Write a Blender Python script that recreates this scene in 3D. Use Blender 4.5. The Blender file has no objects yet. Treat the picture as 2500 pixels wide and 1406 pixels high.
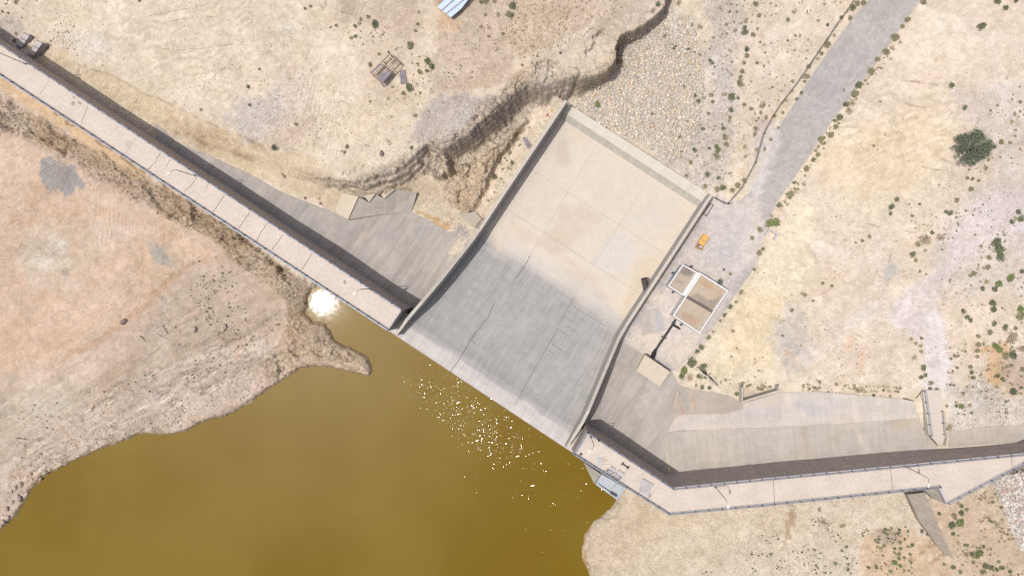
import bpy, math, random
import numpy as np
from mathutils import Vector, Matrix

C = bpy.context.scene.collection
SC = bpy.context.scene
random.seed(7)
RNG = np.random.default_rng(11)

# ------------------------------------------------------------------ camera, sky, sun, exposure
F = 1667.0; CX = 1250.0; CY = 703.0; ZC = 150.0          # focal length in photo pixels, camera 150 m above the crest
_n = np.array([(1318 - CX) / F, -(685 - CY) / F, -1.0]); _n /= np.linalg.norm(_n)
def _rotmin(a, b):
    v = np.cross(a, b); c = a @ b
    K = np.array([[0, -v[2], v[1]], [v[2], 0, -v[0]], [-v[1], v[0], 0]])
    return np.eye(3) + K + K @ K / (1 + c)
R = _rotmin(_n, np.array([0, 0, -1.0]))
def P(px, py, z=0.0):
    d = R @ np.array([(px - CX) / F, -(py - CY) / F, -1.0]); t = (ZC - z) / -d[2]
    return (d[0] * t, d[1] * t, z)
def PR(X, Y, Z):                                          # world -> plan coordinates of the survey drawing
    a = R.T
    x = a[0, 0] * X + a[0, 1] * Y + a[0, 2] * (Z - ZC)
    y = a[1, 0] * X + a[1, 1] * Y + a[1, 2] * (Z - ZC)
    w = a[2, 0] * X + a[2, 1] * Y + a[2, 2] * (Z - ZC)
    return CX + F * x / -w, CY - F * y / -w
cam = bpy.data.cameras.new('camera'); co = bpy.data.objects.new('camera', cam); C.objects.link(co)
co.matrix_world = Matrix([list(R[0]) + [0], list(R[1]) + [0], list(R[2]) + [ZC], [0, 0, 0, 1]])
cam.sensor_width = 36; cam.lens = F / 2500 * 36; cam.clip_start = 1; cam.clip_end = 5000
SC.camera = co
SUN = Vector((-0.3077, -0.0288, 0.9511)).normalized()
SUN_STRENGTH = 3.9; SKY_STRENGTH = 0.14; EXPOSURE = -0.15
sl = bpy.data.lights.new('sun', 'SUN'); sl.energy = SUN_STRENGTH; sl.angle = math.radians(0.5); sl.color = (1.0, 0.965, 0.92)
so = bpy.data.objects.new('sun', sl); C.objects.link(so); so.rotation_euler = SUN.to_track_quat('Z', 'Y').to_euler(); so.location = (0, 0, 300)
w = bpy.data.worlds.new('World'); SC.world = w; w.use_nodes = True
nt = w.node_tree; nt.nodes.clear()
sky = nt.nodes.new('ShaderNodeTexSky'); sky.sky_type = 'NISHITA'; sky.sun_disc = False
sky.sun_elevation = math.asin(SUN.z); sky.sun_rotation = math.atan2(SUN.x, SUN.y); sky.dust_density = 8.0; sky.ozone_density = 0.9; sky.air_density = 0.85; sky.altitude = 300
bg = nt.nodes.new('ShaderNodeBackground'); bg.inputs['Strength'].default_value = SKY_STRENGTH
wo = nt.nodes.new('ShaderNodeOutputWorld'); nt.links.new(sky.outputs[0], bg.inputs[0]); nt.links.new(bg.outputs[0], wo.inputs[0])
vs = SC.view_settings; vs.view_transform = 'Standard'; vs.look = 'None'; vs.gamma = 1.0; vs.exposure = EXPOSURE; vs.use_curve_mapping = False
SC.cycles.max_bounces = 6; SC.cycles.diffuse_bounces = 3; SC.cycles.glossy_bounces = 2; SC.cycles.transmission_bounces = 2
SC.cycles.use_denoising = False

LREF = 1.78
def lin(c): 
    c = c / 255.0
    return c / 12.92 if c <= 0.04045 else ((c + 0.055) / 1.055) ** 2.4
def GA(r, g, b):
    m = 0.3 * r + 0.59 * g + 0.11 * b; k = 0.95
    return A(m + (r - m) * k, m + (g - m) * k, m + (b - m) * k)
def A(r, g, b): return (lin(r) / LREF, lin(g) / LREF, lin(b) / LREF)      # albedo whose fully sunlit look is the given display colour

# ------------------------------------------------------------------ numpy noise
_T = [np.random.default_rng(100 + i).random((256, 256)).astype(np.float32) for i in range(12)]
def vnoise(x, y, k):
    xi = np.floor(x).astype(np.int64); yi = np.floor(y).astype(np.int64)
    fx = (x - xi).astype(np.float32); fy = (y - yi).astype(np.float32)
    fx = fx * fx * (3 - 2 * fx); fy = fy * fy * (3 - 2 * fy)
    T = _T[k % 12]; a = xi & 255; b = yi & 255; a1 = (xi + 1) & 255; b1 = (yi + 1) & 255
    return (T[a, b] * (1 - fx) + T[a1, b] * fx) * (1 - fy) + (T[a, b1] * (1 - fx) + T[a1, b1] * fx) * fy
def fbm(x, y, s, o=4, k=0, g=0.5):
    t = 0; n = 0; a = 1.0; c, d = math.cos(0.6), math.sin(0.6)
    x = x / s + 31.7 * k; y = y / s - 17.3 * k
    for i in range(o):
        t = t + a * vnoise(x, y, k + i); n += a; a *= g
        x, y = (x * c - y * d) * 2.03, (x * d + y * c) * 2.03
    return t / n - 0.5
def ridged(x, y, s, o=4, k=0):
    t = 0; n = 0; a = 1.0
    for i in range(o):
        v = 1 - np.abs(2 * vnoise(x / s + 7.1 * i, y / s + 3.3 * i, k + i) - 1)
        t = t + a * v * v; n += a; a *= 0.55; s *= 0.48
    return t / n
def cellular(x, y, s, k=0):
    # blocky relief: (random height of the nearest cell, distance to its border)
    x = x / s; y = y / s; xi = np.floor(x).astype(np.int64); yi = np.floor(y).astype(np.int64); T1, T2, T3 = _T[k % 12], _T[(k + 1) % 12], _T[(k + 2) % 12]
    d1 = np.full(x.shape, 9.0); d2 = np.full(x.shape, 9.0); h = np.zeros(x.shape)
    for i in (-1, 0, 1):
        for j in (-1, 0, 1):
            a = (xi + i) & 255; b = (yi + j) & 255; d = np.hypot(xi + i + T1[a, b] - x, yi + j + T2[a, b] - y)
            m = d < d1; d2 = np.where(m, d1, np.minimum(d2, d)); h = np.where(m, T3[a, b], h); d1 = np.where(m, d, d1)
    return h, d2 - d1
def sstep(a, b, x):
    t = np.clip((x - a) / (b - a), 0, 1); return t * t * (3 - 2 * t)
def seg_d(X, Y, pts, closed=False):
    d = np.full(X.shape, 1e9, np.float32); n = len(pts)
    for i in range(n if closed else n - 1):
        ax, ay = pts[i]; bx, by = pts[(i + 1) % n]; ex, ey = bx - ax, by - ay
        t = np.clip(((X - ax) * ex + (Y - ay) * ey) / (ex * ex + ey * ey + 1e-9), 0, 1)
        d = np.minimum(d, (X - ax - t * ex) ** 2 + (Y - ay - t * ey) ** 2)
    return np.sqrt(d)
def inside(X, Y, pts):
    r = np.zeros(X.shape, bool); n = len(pts)
    for i in range(n):
        ax, ay = pts[i]; bx, by = pts[(i + 1) % n]
        if ay == by: continue
        r ^= ((ay > Y) != (by > Y)) & (X < (bx - ax) * (Y - ay) / (by - ay) + ax)
    return r
def sdf(X, Y, pts):                                       # negative inside
    d = seg_d(X, Y, pts, True); return np.where(inside(X, Y, pts), -d, d)
def idw(X, Y, pts, p=3.0, soft=60.0):
    num = np.zeros(X.shape); den = np.zeros(X.shape)
    for a, b, z in pts:
        wt = 1.0 / ((X - a) ** 2 + (Y - b) ** 2 + soft ** 2) ** (p / 2); num += wt * z; den += wt
    return num / den

# ------------------------------------------------------------------ materials
def N(nt, typ, **kw):
    n = nt.nodes.new('ShaderNode' + typ)
    for k, v in kw.items():
        if k.startswith('i_'): n.inputs[k[2:].replace('_', ' ')].default_value = v
        else: setattr(n, k, v)
    return n
def noise(nt, vec, scale, detail=4, rough=0.6):
    n = N(nt, 'TexNoise'); n.inputs['Scale'].default_value = scale; n.inputs['Detail'].default_value = detail
    n.inputs['Roughness'].default_value = rough; nt.links.new(vec, n.inputs['Vector']); return n.outputs['Fac']
def mrange(nt, v, a, b, c, d):
    n = N(nt, 'MapRange'); nt.links.new(v, n.inputs[0])
    for i, x in enumerate((a, b, c, d)): n.inputs[i + 1].default_value = x
    return n.outputs[0]
def mth(nt, op, a, b=None):
    n = N(nt, 'Math', operation=op)
    for i, v in enumerate((a, b)):
        if v is None: continue
        if isinstance(v, (int, float)): n.inputs[i].default_value = v
        else: nt.links.new(v, n.inputs[i])
    return n.outputs[0]
def vmul(nt, col, fac):
    n = N(nt, 'VectorMath', operation='SCALE'); nt.links.new(col, n.inputs[0]); nt.links.new(fac, n.inputs['Scale']); return n.outputs[0]
MATS = {}
def mat(name, rgb=None, rough=0.85, var=0.12, scale=1.5, bump=0.0, bscale=6.0, metal=0.0, attr=False, spec=0.3,
        streak=None, gravel=False, rot=0.0, lines=0.0):
    if name in MATS: return MATS[name]
    m = bpy.data.materials.new(name); m.use_nodes = True; nt = m.node_tree; nt.nodes.clear(); L = nt.links.new
    out = N(nt, 'OutputMaterial'); b = N(nt, 'BsdfPrincipled'); L(b.outputs[0], out.inputs[0])
    b.inputs['Roughness'].default_value = rough; b.inputs['Metallic'].default_value = metal; b.inputs['Specular IOR Level'].default_value = spec
    geo = N(nt, 'NewGeometry').outputs['Position']
    if attr:
        at = N(nt, 'Attribute', attribute_name='Col'); col = at.outputs['Color']
    else:
        c = N(nt, 'RGB'); c.outputs[0].default_value = (*rgb, 1); col = c.outputs[0]
    f = mrange(nt, noise(nt, geo, scale, 6, 0.65), 0.25, 0.75, 1 - var, 1 + var)
    f2 = mrange(nt, noise(nt, geo, scale * 7, 3, 0.6), 0.3, 0.7, 1 - var * 0.8, 1 + var * 0.8)
    f = mth(nt, 'MULTIPLY', f, f2)
    mp = N(nt, 'Mapping'); L(geo, mp.inputs[0]); mp.inputs['Rotation'].default_value = (0, 0, rot)
    if streak:
        mp2 = N(nt, 'Mapping'); L(mp.outputs[0], mp2.inputs[0]); mp2.inputs['Scale'].default_value = (1.0, 0.09, 0.09)
        s = mrange(nt, noise(nt, mp2.outputs[0], streak[0], 5, 0.7), 0.3, 0.7, 1 - streak[1], 1 + streak[1] * 0.7)
        f = mth(nt, 'MULTIPLY', f, s)
    if lines:
        sx = N(nt, 'SeparateXYZ'); L(mp.outputs[0], sx.inputs[0])
        for ax, per in ((1, 1.22), (0, 2.9)):
            a = mth(nt, 'FRACT', mth(nt, 'DIVIDE', sx.outputs[ax], per))
            a = mth(nt, 'LESS_THAN', a, 0.045)
            nn = mrange(nt, noise(nt, geo, 0.35, 3), 0.42, 0.62, 0.0, lines)
            f = mth(nt, 'MULTIPLY', f, mth(nt, 'SUBTRACT', 1.0, mth(nt, 'MULTIPLY', a, nn)))
        # board panels with their own tone
        br = N(nt, 'TexBrick'); L(mp.outputs[0], br.inputs[0]); br.inputs['Scale'].default_value = 1.0
        br.inputs['Brick Width'].default_value = 2.9; br.inputs['Row Height'].default_value = 1.22; br.inputs['Mortar Size'].default_value = 0.0
        br.inputs['Color1'].default_value = (1 - lines * .45,) * 3 + (1,); br.inputs['Color2'].default_value = (1 + lines * .25,) * 3 + (1,)
        f = mth(nt, 'MULTIPLY', f, br.outputs['Color'])
    h = None
    if gravel:
        mk = N(nt, 'Attribute', attribute_name='Mask'); sp = N(nt, 'SeparateColor'); L(mk.outputs['Color'], sp.inputs[0])
        vo = N(nt, 'TexVoronoi', feature='F1'); L(geo, vo.inputs['Vector']); vo.inputs['Scale'].default_value = 3.6
        sc_ = N(nt, 'SeparateColor'); L(vo.outputs['Color'], sc_.inputs[0])
        g = mth(nt, 'SUBTRACT', sc_.outputs[0], 0.5)
        e = mrange(nt, vo.outputs['Distance'], 0.25, 0.62, 0.10, -0.26)
        g = mth(nt, 'ADD', mth(nt, 'MULTIPLY', g, 0.30), e)
        f = mth(nt, 'MULTIPLY', f, mth(nt, 'ADD', 1.0, mth(nt, 'MULTIPLY', g, sp.outputs[1])))
        vo2 = N(nt, 'TexVoronoi', feature='DISTANCE_TO_EDGE'); vo2.inputs['Scale'].default_value = 1.45
        wv = N(nt, 'TexNoise'); L(geo, wv.inputs['Vector']); wv.inputs['Scale'].default_value = 1.3
        wa = N(nt, 'VectorMath', operation='MULTIPLY_ADD'); L(wv.outputs['Color'], wa.inputs[0]); wa.inputs[1].default_value = (.35, .35, .35); L(geo, wa.inputs[2])
        L(wa.outputs[0], vo2.inputs['Vector'])
        cr = mrange(nt, vo2.outputs['Distance'], 0.0, 0.10, 0.34, 0.0)
        f = mth(nt, 'MULTIPLY', f, mth(nt, 'SUBTRACT', 1.0, mth(nt, 'MULTIPLY', cr, sp.outputs[0])))
        # scattered dark pebbles / dry tufts everywhere
        vo3 = N(nt, 'TexVoronoi', feature='F1'); L(geo, vo3.inputs['Vector']); vo3.inputs['Scale'].default_value = 0.9
        dn = mth(nt, 'MULTIPLY', mrange(nt, noise(nt, geo, 0.06, 4), 0.42, 0.66, 0, 1), mth(nt, 'LESS_THAN', vo3.outputs['Distance'], 0.17))
        f = mth(nt, 'MULTIPLY', f, mth(nt, 'SUBTRACT', 1.0, mth(nt, 'MULTIPLY', mth(nt, 'MULTIPLY', dn, 0.22), sp.outputs[2])))
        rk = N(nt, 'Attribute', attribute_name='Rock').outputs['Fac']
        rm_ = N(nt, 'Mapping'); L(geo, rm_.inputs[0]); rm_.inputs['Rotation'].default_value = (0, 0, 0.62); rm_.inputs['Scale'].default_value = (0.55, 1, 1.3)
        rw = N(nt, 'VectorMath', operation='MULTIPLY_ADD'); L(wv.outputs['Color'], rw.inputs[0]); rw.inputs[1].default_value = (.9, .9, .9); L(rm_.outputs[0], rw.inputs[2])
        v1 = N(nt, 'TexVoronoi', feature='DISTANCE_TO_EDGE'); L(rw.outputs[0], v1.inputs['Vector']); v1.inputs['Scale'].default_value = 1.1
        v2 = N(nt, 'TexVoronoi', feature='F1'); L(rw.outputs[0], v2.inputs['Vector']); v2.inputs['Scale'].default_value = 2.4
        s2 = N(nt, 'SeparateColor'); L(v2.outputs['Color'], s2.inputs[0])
        crk = mrange(nt, v1.outputs['Distance'], 0.0, 0.08, 0.16, 0.0)  # crevice shade along the cell edges, painted as darker rock tone
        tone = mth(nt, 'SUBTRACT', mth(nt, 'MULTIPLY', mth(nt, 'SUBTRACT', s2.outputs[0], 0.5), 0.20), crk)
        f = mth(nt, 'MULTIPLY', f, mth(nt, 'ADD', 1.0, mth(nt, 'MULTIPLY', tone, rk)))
        rh = mth(nt, 'ADD', mth(nt, 'MULTIPLY', mth(nt, 'MINIMUM', v1.outputs['Distance'], 0.22), 5.0), mth(nt, 'ADD', mth(nt, 'MULTIPLY', s2.outputs[1], 1.3), mth(nt, 'MULTIPLY', noise(nt, geo, 1.0, 9, 0.72), 4.0)))
        h = mth(nt, 'ADD', mth(nt, 'MULTIPLY', rh, mth(nt, 'MULTIPLY', rk, 0.30)), mth(nt, 'ADD', mth(nt, 'MULTIPLY', noise(nt, geo, 2.2, 8, 0.8), 0.55), mth(nt, 'ADD', mth(nt, 'MULTIPLY', mth(nt, 'MULTIPLY', vo.outputs['Distance'], -0.5), sp.outputs[1]), mth(nt, 'MULTIPLY', noise(nt, geo, 0.55, 8, 0.62), 1.0))))
    col = vmul(nt, col, f); L(col, b.inputs['Base Color'])
    if bump:
        bn = N(nt, 'Bump'); bn.inputs['Strength'].default_value = bump; bn.inputs['Distance'].default_value = 0.12 if gravel else 0.03
        L(h if h else noise(nt, geo, bscale, 6, 0.7), bn.inputs['Height']); L(bn.outputs[0], b.inputs['Normal'])
    MATS[name] = m; return m
ROT = math.atan2(-27.39, 41.79)      # direction of the spillway lip
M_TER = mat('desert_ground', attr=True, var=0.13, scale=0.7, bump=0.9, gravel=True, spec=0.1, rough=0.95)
M_CHU = mat('chute_concrete', attr=True, var=0.07, scale=0.4, streak=(1.6, 0.14), rot=-ROT, lines=0.13, spec=0.25, bump=0.1)
M_APR = mat('apron_concrete', attr=True, var=0.09, scale=0.4, streak=(0.9, 0.20), rot=-ROT, lines=0.06, spec=0.2, bump=0.1)
M_APE = mat('apron_concrete_east', attr=True, var=0.08, scale=0.4, streak=(0.8, 0.10), rot=-math.radians(6), lines=0.10, spec=0.2, bump=0.1)
M_DECK = mat('crest_deck', A(228, 215, 203), var=0.10, scale=0.22, bump=0.08, spec=0.25)
M_KERB = mat('kerb_concrete', A(212, 208, 210), var=0.08, scale=1.2, bump=0.1)
M_FACE = mat('dam_face', (0.40, 0.345, 0.31), var=0.16, scale=0.8, bump=0.2, lines=0.1, rot=0.0)
M_WALL = mat('wall_concrete', A(214, 207, 196), var=0.08, scale=0.8, bump=0.15)
M_SILL = mat('sill_concrete', A(228, 222, 208), var=0.06, scale=0.6, bump=0.1, streak=(0.6, 0.06), rot=-ROT)
M_JOINT = mat('joint_dark', (0.06, 0.055, 0.05), var=0.3)
M_JOINT2 = mat('joint_soft', (0.27, 0.245, 0.225), var=0.3)
M_STEEL = mat('rail_steel', (0.22, 0.24, 0.28), rough=0.5, metal=0.3, var=0.1)
M_POLE = mat('lamp_pole_steel', (0.16, 0.16, 0.165), rough=0.5, metal=0.4, var=0.1)
M_WHITE = mat('white_paint', (0.53, 0.53, 0.525), rough=0.6, var=0.12)
M_WPLAS = mat('white_render', (0.52, 0.515, 0.52), rough=0.8, var=0.05)
M_BLACK = mat('black_pipe', (0.018, 0.019, 0.02), rough=0.45, var=0.2)
M_FENCE = mat('fence_wire', (0.13, 0.12, 0.115), rough=0.6)
M_DARK = mat('dark_metal', (0.05, 0.045, 0.045), rough=0.6, var=0.2)
M_RUST = mat('rusty_metal', (0.16, 0.10, 0.08), rough=0.8, var=0.3, scale=3)
M_SHEET = mat('weathered_sheet', (0.16, 0.145, 0.165), rough=0.6, var=0.35, scale=1.2)
M_BLUE = mat('pale_blue_sheet', (0.40, 0.50, 0.62), rough=0.5, var=0.06)
M_YEL = mat('yellow_enamel', (0.50, 0.29, 0.085), rough=0.45, var=0.08, scale=2)
M_PALE = mat('pale_blue_concrete', A(196, 205, 212), var=0.08, scale=1.0, bump=0.1)
M_BEIGE = mat('beige_block', A(228, 214, 192), var=0.06, scale=0.6, bump=0.15)
M_ROCK = mat('limestone', attr=True, var=0.16, scale=2.5, bump=0.5, bscale=5, spec=0.1)
M_BOUL = mat('boulder_stone', A(205, 188, 172), var=0.2, scale=1.5, bump=0.5, bscale=4, spec=0.1)
M_LEAF = {}
for k, c in dict(green=(0.125, 0.14, 0.08), olive=(0.21, 0.195, 0.115), dry=(0.30, 0.24, 0.17), dark=(0.09, 0.11, 0.075), bright=(0.14, 0.175, 0.065)).items():
    M_LEAF[k] = mat('leaf_' + k, c, rough=0.8, var=0.3, scale=5)
M_BARK = mat('bark', (0.12, 0.09, 0.07), var=0.3)
M_ROADM = mat('worn_asphalt', attr=True, var=0.06, scale=0.5, bump=0.15, bscale=12, spec=0.2)

# ------------------------------------------------------------------ mesh helpers
def tag(o, label=None, cat=None, group=None, kind=None):
    if label: o['label'] = label
    if cat: o['category'] = cat
    if group: o['group'] = group
    if kind: o['kind'] = kind
    return o
def npmesh(name, V, Fq, mats, parent=None, smooth=False, cols=None, mask=None, rock=None, loc=None, mi=None):
    me = bpy.data.meshes.new(name); V = np.asarray(V, np.float32)
    if isinstance(Fq, np.ndarray):
        k = Fq.shape[1]; nf = len(Fq)
        me.vertices.add(len(V)); me.vertices.foreach_set('co', V.ravel())
        me.loops.add(nf * k); me.loops.foreach_set('vertex_index', Fq.astype(np.int32).ravel())
        me.polygons.add(nf); me.polygons.foreach_set('loop_start', np.arange(0, nf * k, k, dtype=np.int32)); me.polygons.foreach_set('loop_total', np.full(nf, k, np.int32))
        me.update(calc_edges=True)
    else:
        me.from_pydata([tuple(v) for v in V.tolist()], [], Fq)
    for m in (mats if isinstance(mats, (list, tuple)) else [mats]): me.materials.append(m)
    if mi is not None: me.polygons.foreach_set('material_index', np.asarray(mi, np.int32))
    if smooth: me.polygons.foreach_set('use_smooth', np.ones(len(me.polygons), bool))
    for nm, arr in (('Col', cols), ('Mask', mask), ('Rock', rock)):
        if arr is not None:
            a = me.color_attributes.new(nm, 'FLOAT_COLOR', 'POINT')
            full = np.ones((len(V), 4), np.float32); full[:, :3] = arr; a.data.foreach_set('color', full.ravel())
    me.update()
    o = bpy.data.objects.new(name, me); C.objects.link(o)
    if parent: o.parent = parent
    if loc is not None: o.location = loc
    return o
class MB:
    def __init__(s): s.v = []; s.f = []; s.m = []
    def add(s, vs, fs, m=0):
        b = len(s.v); s.v += [tuple(x) for x in vs]; s.f += [tuple(b + i for i in f) for f in fs]; s.m += [m] * len(fs)
    def prism(s, pts, zb, m=0, top=True, bottom=False):     # pts: xyz tops; zb: bottom z or list
        n = len(pts); zb = [zb] * n if isinstance(zb, (int, float)) else zb
        vs = [tuple(p) for p in pts] + [(p[0], p[1], z) for p, z in zip(pts, zb)]
        a = sum(pts[i][0] * pts[(i + 1) % n][1] - pts[(i + 1) % n][0] * pts[i][1] for i in range(n))
        fs = [(i, n + i, n + (i + 1) % n, (i + 1) % n) if a > 0 else (i, (i + 1) % n, n + (i + 1) % n, n + i) for i in range(n)]
        if top: fs.append(tuple(range(n)) if a > 0 else tuple(reversed(range(n))))
        if bottom: fs.append(tuple(range(2 * n - 1, n - 1, -1)))
        s.add(vs, fs, m)
    def bar(s, a, b, wd, ht, m=0):                          # box-section bar from a to b
        a = Vector(a); b = Vector(b); d = (b - a); 
        if d.length < 1e-6: return
        d.normalize(); up = Vector((0, 0, 1)) if abs(d.z) < 0.9 else Vector((1, 0, 0))
        x = d.cross(up).normalized(); y = x.cross(d).normalized()
        vs = []
        for p in (a, b):
            for i, j in ((-1, -1), (1, -1), (1, 1), (-1, 1)): vs.append(p + x * (i * wd / 2) + y * (j * ht / 2))
        s.add(vs, [(3, 2, 1, 0), (4, 5, 6, 7), (0, 1, 5, 4), (1, 2, 6, 5), (2, 3, 7, 6), (3, 0, 4, 7)], m)
    def tube(s, pts, r, n=8, m=0, caps=True):
        pts = [Vector(p) for p in pts]; rs = r if isinstance(r, (list, tuple)) else [r] * len(pts); base = len(s.v); vs = []
        prev = None
        for i, p in enumerate(pts):
            d = (pts[min(i + 1, len(pts) - 1)] - pts[max(i - 1, 0)]).normalized()
            up = Vector((0, 0, 1)) if abs(d.z) < 0.95 else Vector((1, 0, 0))
            x = d.cross(up).normalized(); y = x.cross(d).normalized()
            for k in range(n):
                a = 2 * math.pi * k / n; vs.append(p + x * (math.cos(a) * rs[i]) + y * (math.sin(a) * rs[i]))
        fs = []
        for i in range(len(pts) - 1):
            for k in range(n): fs.append((i * n + k, i * n + (k + 1) % n, (i + 1) * n + (k + 1) % n, (i + 1) * n + k))
        if caps: fs += [tuple(range(n - 1, -1, -1)), tuple(range((len(pts) - 1) * n, len(pts) * n))]
        s.add(vs, fs, m)
    def box(s, cx, cy, z0, z1, lx, ly, rot=0.0, m=0):
        c, d = math.cos(rot), math.sin(rot)
        pts = [(cx + c * a * lx / 2 - d * b * ly / 2, cy + d * a * lx / 2 + c * b * ly / 2, z1) for a, b in ((-1, -1), (1, -1), (1, 1), (-1, 1))]
        s.prism(pts, z0, m, bottom=True)
    def build(s, name, mats, parent=None, smooth=False, loc=None):
        V = np.array(s.v, np.float32)
        if loc is not None: V = V - np.array(loc, np.float32)
        return npmesh(name, V, s.f, mats, parent, smooth, loc=loc, mi=s.m)
def thing(name, label, cat, loc=(0, 0, 0), group=None, rz=0.0):
    o = bpy.data.objects.new(name, None); C.objects.link(o); o.location = loc; o.rotation_euler = (0, 0, rz); o.empty_display_size = 0.5
    return tag(o, label, cat, group)
def off(o, loc):    # parts were built in world coordinates: keep them there under an Empty at loc
    for c in o.children: c.matrix_parent_inverse = Matrix.Translation(-Vector(loc))
def PP(l, z=None): return [P(*q) if z is None else P(q[0], q[1], z) for q in l]

# ------------------------------------------------------------------ spillway frame: s along the lip, t downstream
LO = np.array(P(958, 812, -5.9)); LU = np.array(P(1402, 1106, -5.9)) - LO; LIPL = np.linalg.norm(LU); LU /= LIPL; LN = np.array([-LU[1], LU[0], 0])
def W(s, t, z): q = LO + LU * s + LN * t; return (q[0], q[1], z)
def ST(X, Y): return (X - LO[0]) * LU[0] + (Y - LO[1]) * LU[1], (X - LO[0]) * LN[0] + (Y - LO[1]) * LN[1]
FK = [(-0.2, -6.25), (0.0, -5.98), (0.5, -5.8), (1.6, -5.75), (3.2, -5.9), (4.7, -6.25), (6.3, -6.95), (9.0, -8.2), (27.5, -16.2), (29.2, -16.75), (31, -17.0), (64.4, -17.0), (70, -17)]
def floorz(t): return np.interp(t, [k[0] for k in FK], [k[1] for k in FK])
TK = [(0.6, -2.6), (1.6, -2.35), (5, -1.9), (10.3, -2.1), (16.5, -4.6), (27.2, -9.3), (31, -10.5), (68, -10.5)]
def wallz(t): return float(np.interp(t, [k[0] for k in TK], [k[1] for k in TK]))
LS = [(0.5, 1.3), (5, 1.32), (10.3, 2.0), (16.5, 2.5), (27.1, 3.0), (43, 3.12), (67.1, 3.5)]
RS = [(0.5, 47.45), (7.2, 47.4), (10.6, 47.0), (17.4, 46.1), (27.4, 44.85), (31, 44.8), (67.3, 44.55)]
def lsx(t): return float(np.interp(t, *zip(*LS)))
def rsx(t): return float(np.interp(t, *zip(*RS)))

# ------------------------------------------------------------------ terrain
HIGH = [(-500, -500), (1680, -500), (1655, -50), (1622, 30), (1560, 78), (1515, 103), (1502, 122), (1505, 158), (1480, 185), (1400, 213), (1335, 236), (1292, 226), (1262, 250), (1205, 302), (1157, 343), (1112, 368), (1085, 385), (1062, 378), (1048, 372),
        (1020, 402), (990, 425), (940, 445), (885, 460), (830, 455), (700, 415), (550, 368), (430, 322), (250, 205), (100, 95), (-500, -250)]
WCT = [(1505, 140, 5), (1620, 30, 5), (1560, 80, 8), (1490, 180, 8), (1450, 205, 18), (1400, 213, 27), (1350, 228, 27), (1300, 240, 27), (1200, 310, 25), (1100, 385, 21), (1000, 415, 26), (940, 445, 24), (850, 455, 12), (700, 420, 14), (400, 300, 16), (150, 100, 16)]
ZH = [(0, 0, -7), (300, 40, -7.5), (600, 100, -8), (800, 200, -8.2), (500, 250, -8.6), (300, 200, -9.0), (450, 280, -9.3), (600, 320, -9.5), (700, 350, -9.5), (900, 400, -8.8), (1040, 370, -8.2), (1150, 300, -7.4), (1000, 250, -8), (1000, 80, -6.8), (1100, 0, -6.2),
      (1300, 50, -6), (1250, 180, -6.6), (1400, 150, -6.8), (1500, 80, -6.8), (1600, 0, -7.5), (150, 60, -8.6), (60, 40, -8.5)]
ZL = [(60, 90, -8.9), (300, 240, -9.6), (480, 370, -10.3), (660, 440, -10.6), (800, 500, -11.5), (700, 560, -10.5), (940, 700, -10.6), (950, 620, -11.5), (980, 520, -13.5), (1080, 600, -13), (1130, 590, -13.5), (1040, 530, -14.3), (900, 505, -12.3),
      (1100, 500, -14.6), (1180, 540, -14.0), (1215, 440, -14), (1262, 300, -18.2), (1215, 340, -18.2), (1160, 378, -17.8), (1110, 410, -16.5), (1300, 262, -17), (1270, 380, -14.0), (1330, 290, -13.5), (1420, 230, -14.6), (1560, 180, -15), (1560, 300, -15), (1700, 200, -14.6), (1700, 400, -15.5), (1640, 60, -13.5), (1800, 50, -12.5), (1860, 200, -13.5),
      (1780, 480, -16), (1720, 560, -16.4), (1800, 640, -16.2), (1700, 720, -16.5), (1600, 800, -16.5), (1640, 880, -16.2), (1560, 850, -16), (1760, 540, -16.3), (1900, 420, -14.4), (2050, 200, -12.2), (2200, 0, -10.5),
      (1500, 900, -14), (1520, 960, -13), (1600, 980, -12.3), (1460, 1040, -10.8), (1640, 1150, -10.6), (1600, 1080, -10.9), (1800, 1130, -10.6), (2100, 1100, -10.4), (2200, 1040, -10.3), (2000, 1000, -10.2), (1750, 1030, -10.5),
      (1900, 560, -15), (1950, 650, -12.5), (1850, 750, -13), (1900, 850, -10.8), (1800, 900, -12.5), (2000, 800, -9.0), (2100, 650, -8.3), (2000, 500, -11), (2150, 350, -9.2), (2350, 350, -7.5), (2450, 150, -7), (2300, 600, -7),
      (2150, 900, -8.4), (2250, 850, -7.6), (2275, 960, -7.6), (2360, 960, -7.4), (2450, 800, -6.3), (2480, 1000, -7), (2400, 1035, -7.6), (2450, 600, -6)]
ZU = [(0, 170, -2.6), (300, 380, -2.9), (500, 510, -3.1), (700, 650, -3.2), (720, 720, -3.2), (760, 690, -4.0), (0, 350, -4.9), (150, 470, -5.0), (400, 560, -5.0), (600, 690, -5.0), (200, 700, -4.9), (0, 900, -5.0), (300, 900, -5.0), (560, 850, -4.8), (700, 820, -4.4), (820, 880, -4.2),
      (870, 890, -4.6), (500, 980, -5.3), (200, 1050, -5.5), (0, 1150, -5.6), (650, 900, -5.0), (1550, 1240, -5.3), (1500, 1350, -5.6), (1700, 1300, -5.0), (2000, 1260, -4.4), (2100, 1380, -4.3), (2280, 1250, -4.0), (2330, 1240, -2.6), (2450, 1200, -1.2), (2480, 1350, -1.6), (2350, 1380, -3.0)]
SPLIT = [(-900, -440), (0, 152), (965, 785), (1420, 1080), (1640, 1225), (2300, 1165), (3000, 1070), (3000, 3200), (-1500, 3200), (-1500, -440)]   # upstream side of the dam line
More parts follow.
